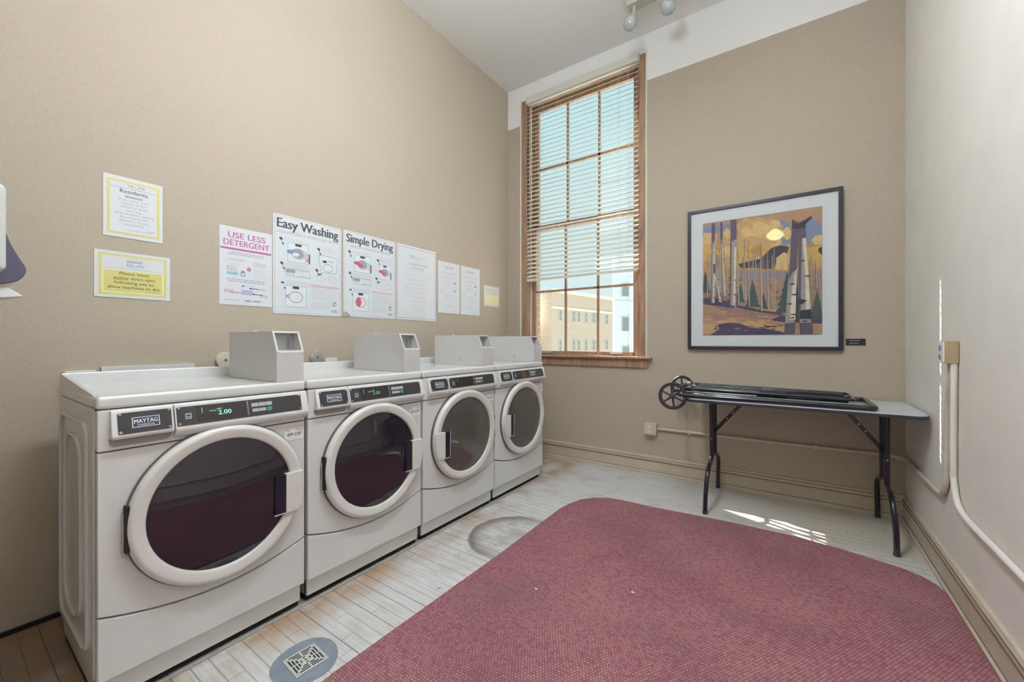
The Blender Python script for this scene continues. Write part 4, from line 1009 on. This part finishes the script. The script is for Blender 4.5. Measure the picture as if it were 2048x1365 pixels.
# ------------------------------------------------------------------ folding table
def table():
    root = empty('folding_table', (0.005, 3.30, 0), 'folding utility table with pale top and black wishbone legs in the far right corner', 'table')
    pts = rrect(-.605, .605, -.305, .305, .06, 8)
    MB().prism(pts, .762, .776, 'z', 0, .002).build('tabletop', 'table_top', root)
    MB().prism(rrect(-.608, .608, -.308, .308, .062, 8), .752, .7705, 'z', 0, .003, True).build('edge_band', 'edge', root)
    r = .0145
    for sx in (-1, 1):
        x0 = sx * .47 - .005
        for sy in (-1, 1):
            pth = [(x0, sy * .075, .752), (x0, sy * .075, .34)] + [tuple(v) for v in smooth_path([(x0, sy * .075, .34), (x0, sy * .10, .315), (x0, sy * .20, .30), (x0, sy * .27, .24), (x0 + sx * .006, sy * .292, .12), (x0 + sx * .008, sy * .297, .003)], 3)][1:]
            MB().tube(pth, r, 0, 12).build('leg', 'black_metal', root)
            MB().lathe([(0, .016), (.02, .016), (.022, .0145)], (x0 + sx * .008, sy * .297, 0.0005), 'z', 14).build('foot_cap', 'black_plastic', root)
        MB().tube([(x0, -.085, .335), (x0, .085, .335)], .011, 0, 10).tube([(x0, -.075, .742), (x0, .075, .742)], .011, 0, 10).build('crossbar', 'black_metal', root)
        b = MB(); xa, za, xb_, zb = x0, .50, sx * .27, .752
        dx, dz = xb_ - xa, zb - za; L = math.hypot(dx, dz); nx, nz = -dz / L * .012, dx / L * .012
        b.prism([(xa + nx, za + nz), (xb_ + nx, zb + nz), (xb_ - nx, zb - nz), (xa - nx, za - nz)], -.006, .006, 'y', 0, .001)
        br = b.build('brace', 'black_metal', root)
        for q in (.45, .62): MB().lathe([(0, .005), (-.003, .004), (-.003, .0001)], (xa + dx * q, -.006, za + dz * q), 'y', 10).build('rivet', 'screw', br)
        MB().lathe([(0, .0055), (-.003, .004), (-.003, .0001)], (x0, -.0875, .47), 'y', 10).build('rivet', 'screw', root)
table()

# ------------------------------------------------------------------ folded cart lying on the table
def cart():
    root = empty('folding_cart', (-.12, 3.24, .777), 'folded black wire laundry cart lying flat on the folding table', 'cart')
    # local frame: x along the table, y across (near side negative)
    R = .0105
    def frame_loop(x0, x1, y0, y1, z, r, cr=.04):
        pts = [(x0, y0)] + arc(x1 - cr, y0 + cr, cr, -90, 0, 6) + arc(x1 - cr, y1 - cr, cr, 0, 90, 6) + [(x0, y1)]
        return [(p[0], p[1], z + .0) for p in pts]
    b = MB(); b.tube(frame_loop(-.50, .515, -.225, .20, .0165, R), .0155, 0, 14); b.build('lower_frame', 'black_metal', root)
    b = MB(); pts = frame_loop(-.50, .43, -.170, .19, .0, .0)
    b.tube([(p[0], p[1], .050 + .012 * (0.4 - p[0])) for p in pts], .0095, 0, 12); b.build('upper_frame', 'black_metal', root)
    def grid(x0, x1, y0, y1, z0, z1, nx, ny, name, rr=.0024, mt='black_metal'):
        g = MB()
        for i in range(nx + 1):
            x = x0 + (x1 - x0) * i / nx; z = z0 + (z1 - z0) * i / nx; g.tube([(x, y0, z), (x, y1, z)], rr, 0, 6)
        for j in range(ny + 1):
            y = y0 + (y1 - y0) * j / ny; g.tube([(x0, y, z0 + rr * 2), (x1, y, z1 + rr * 2)], rr, 0, 6)
        g.tube([(x0, y0, z0), (x1, y0, z1), (x1, y1, z1), (x0, y1, z0), (x0, y0, z0)], rr * 1.8, 0, 6)
        g.build(name, mt, root)
    grid(-.48, .40, -.165, .185, .036, .034, 9, 7, 'wire_panel')
    grid(-.46, .10, -.150, .170, .046, .042, 8, 6, 'wire_panel', .0024, 'wire')
    grid(-.42, .40, -.155, .175, .056, .046, 7, 4, 'wire_panel', .0026)
    grid(-.45, -.05, -.13, .15, .066, .060, 10, 7, 'wire_base', .002, 'wire')
    b = MB()   # front slide tube with ring marks
    b.tube([(-.49, -.200, .040), (-.06, -.200, .040)], .006, 0, 10); b.build('hinge_rod', 'wire', root)
    b = MB(); b.tube([(-.46, -.18, .046), (-.52, -.16, .050), (-.575, -.16, .03)], .007, 0, 10); b.tube([(-.46, .19, .046), (-.53, .18, .055), (-.59, .18, .035)], .008, 0, 10); b.build('wheel_strut', 'black_metal', root)
    b = MB(); b.tube([(-.572, -.215, .004), (-.604, .245, .030)], .006, 0, 10); b.build('axle', 'steel', root)
    for (cx, cy, cz, r0, sd_) in ((-.572, -.222, .004, .096, -1), (-.604, .250, .030, .086, 1)):
        wl = MB(); wl.lathe([(-.012, r0 - .021), (-.014, r0 - .004), (-.009, r0), (.009, r0), (.014, r0 - .004), (.012, r0 - .021), (-.012, r0 - .021)], (cx, cy, cz), 'y', 48)
        wo_ = wl.build('wheel', 'black_plastic', root)
        sp = MB(); sp.lathe([(-.016, .0001), (-.016, .010), (-.012, .016), (.012, .016), (.014, .0001)], (cx, cy, cz), 'y', 20)
        for k in range(6):
            a = PI / 2 + k * PI / 3 + .12; sp.tube([(cx + .012 * math.cos(a), cy, cz + .012 * math.sin(a)), (cx + (r0 - .014) * math.cos(a), cy, cz + (r0 - .014) * math.sin(a))], [.0085, .0055], 0, 8)
        sp.build('spokes', 'black_plastic', wo_)
    b = MB(); b.box(-.555, -.53, .165, .215, .055, .075, 0, .004); b.box(-.56, -.49, .175, .185, .045, .053, 0, .002); b.build('clamp', 'steel', root)
cart()

# ------------------------------------------------------------------ towel dispenser on the partition
def dispenser():
    root = empty('towel_dispenser', (-1.96, -.199, 1.30), 'smoky purple paper towel dispenser with a pale cover at the left edge', 'dispenser')
    MB().box(.02, .115, .001, .330, .072, .322, 0, .016, 4).build('cover', 'disp_white', root)
    # profile across (y, z)
    prof = [(.001, .245), (.300, .250), (.326, .235), (.336, .20), (.345, .165), (.362, .125), (.374, .100), (.376, .085), (.368, .066), (.352, .048), (.30, .034), (.001, .034)]
    prof = [prof[0]] + [(v.x, v.y) for v in smooth_path([(p[0], p[1], 0) for p in prof[1:-1]], 2)] + [prof[-1]]
    b = MB(); b.prism(prof, -.16, .02, 'x', 0, .004, True); b.build('body', 'disp_purple', root)
    b = MB(); b.prism([(.27, .034), (.335, .036), (.350, .026), (.370, .010), (.33, .002), (.290, .004), (.275, .016)], -.10, .008, 'x', 0, .002); b.build('paper_towel', 'towel_white', root)
    MB().box(.005, .035, .20, .315, .028, .048, 0, .003).build('towel_guide', 'coin_in', root)
dispenser()

# ------------------------------------------------------------------ ceiling spot track, added fill lamps and the pendant
def track():
    root = empty('track_light', (-.60, 3.22, ZC), 'beige ceiling track with two round spot lamps, at the top of the photo', 'track light')
    MB().box(-.48, .30, -.045, .045, -.065, -.001, 0, .004).build('track', 'beige_metal', root)
    for (x, y, z) in ((-.445, -.055, -.235), (-.165, -.02, -.212)):
        q = MB(); q.tube([(x + .02, y + .05, -.065), (x + .012, y + .03, z + .045)], .012, 0, 10)
        q.lathe([(-.018, .020), (-.03, .030), (0, .044)], (x, y, z + .04), 'z', 24)
        h = q.build('spot_head', 'beige_metal', root)
        l = MB(); l.lathe([(.035, .044), (.02, .0525), (0, .055), (-.022, .050), (-.040, .034), (-.050, .015), (-.053, .0001)], (x, y, z + .003), 'z', 28); l.build('bulb', 'lamp_glass', h)
track()
def fill_lamp(x, y, lab):  # added lamps that brighten the room, hung out of the camera's view
    root = empty('fill_lamp', (x, y, ZC), lab, 'lamp', 'added fill lamps')
    MB().box(-.50, -.48, -.01, .01, -.45, -.001).box(.48, .50, -.01, .01, -.45, -.001).build('stem', 'beige_metal', root)
    MB().box(-.62, .62, -.02, .02, -.47, -.45, 0, .004).build('housing', 'beige_metal', root)
    MB().box(-.60, .60, -.12, .12, -.60, -.471, 0, .05, 4).build('diffuser', 'fill_lit', root)
    return root
fill_lamp(-.70, 1.15, 'added fill lamp, long and lit, hung out of view above the first washers').rotation_euler = (0, 0, PI / 2)
fill_lamp(-1.98, -1.3, 'added fill lamp, long and lit, hung behind the camera').rotation_euler = (0, 0, PI / 2)
root = empty('pendant_lamp', (-.22, -1.1, ZC), 'round yellow lit glass pendant behind the camera', 'lamp')
MB().tube([(0, 0, -.001), (0, 0, -.82)], .006, 0, 8).build('stem', 'beige_metal', root)
MB().lathe([(-.80, .03), (-.83, .07), (-.87, .115), (-.91, .13), (-.95, .11), (-.985, .05), (-.99, .001)], (0, 0, 0), 'z', 32).build('bowl', 'lamp_lit', root)
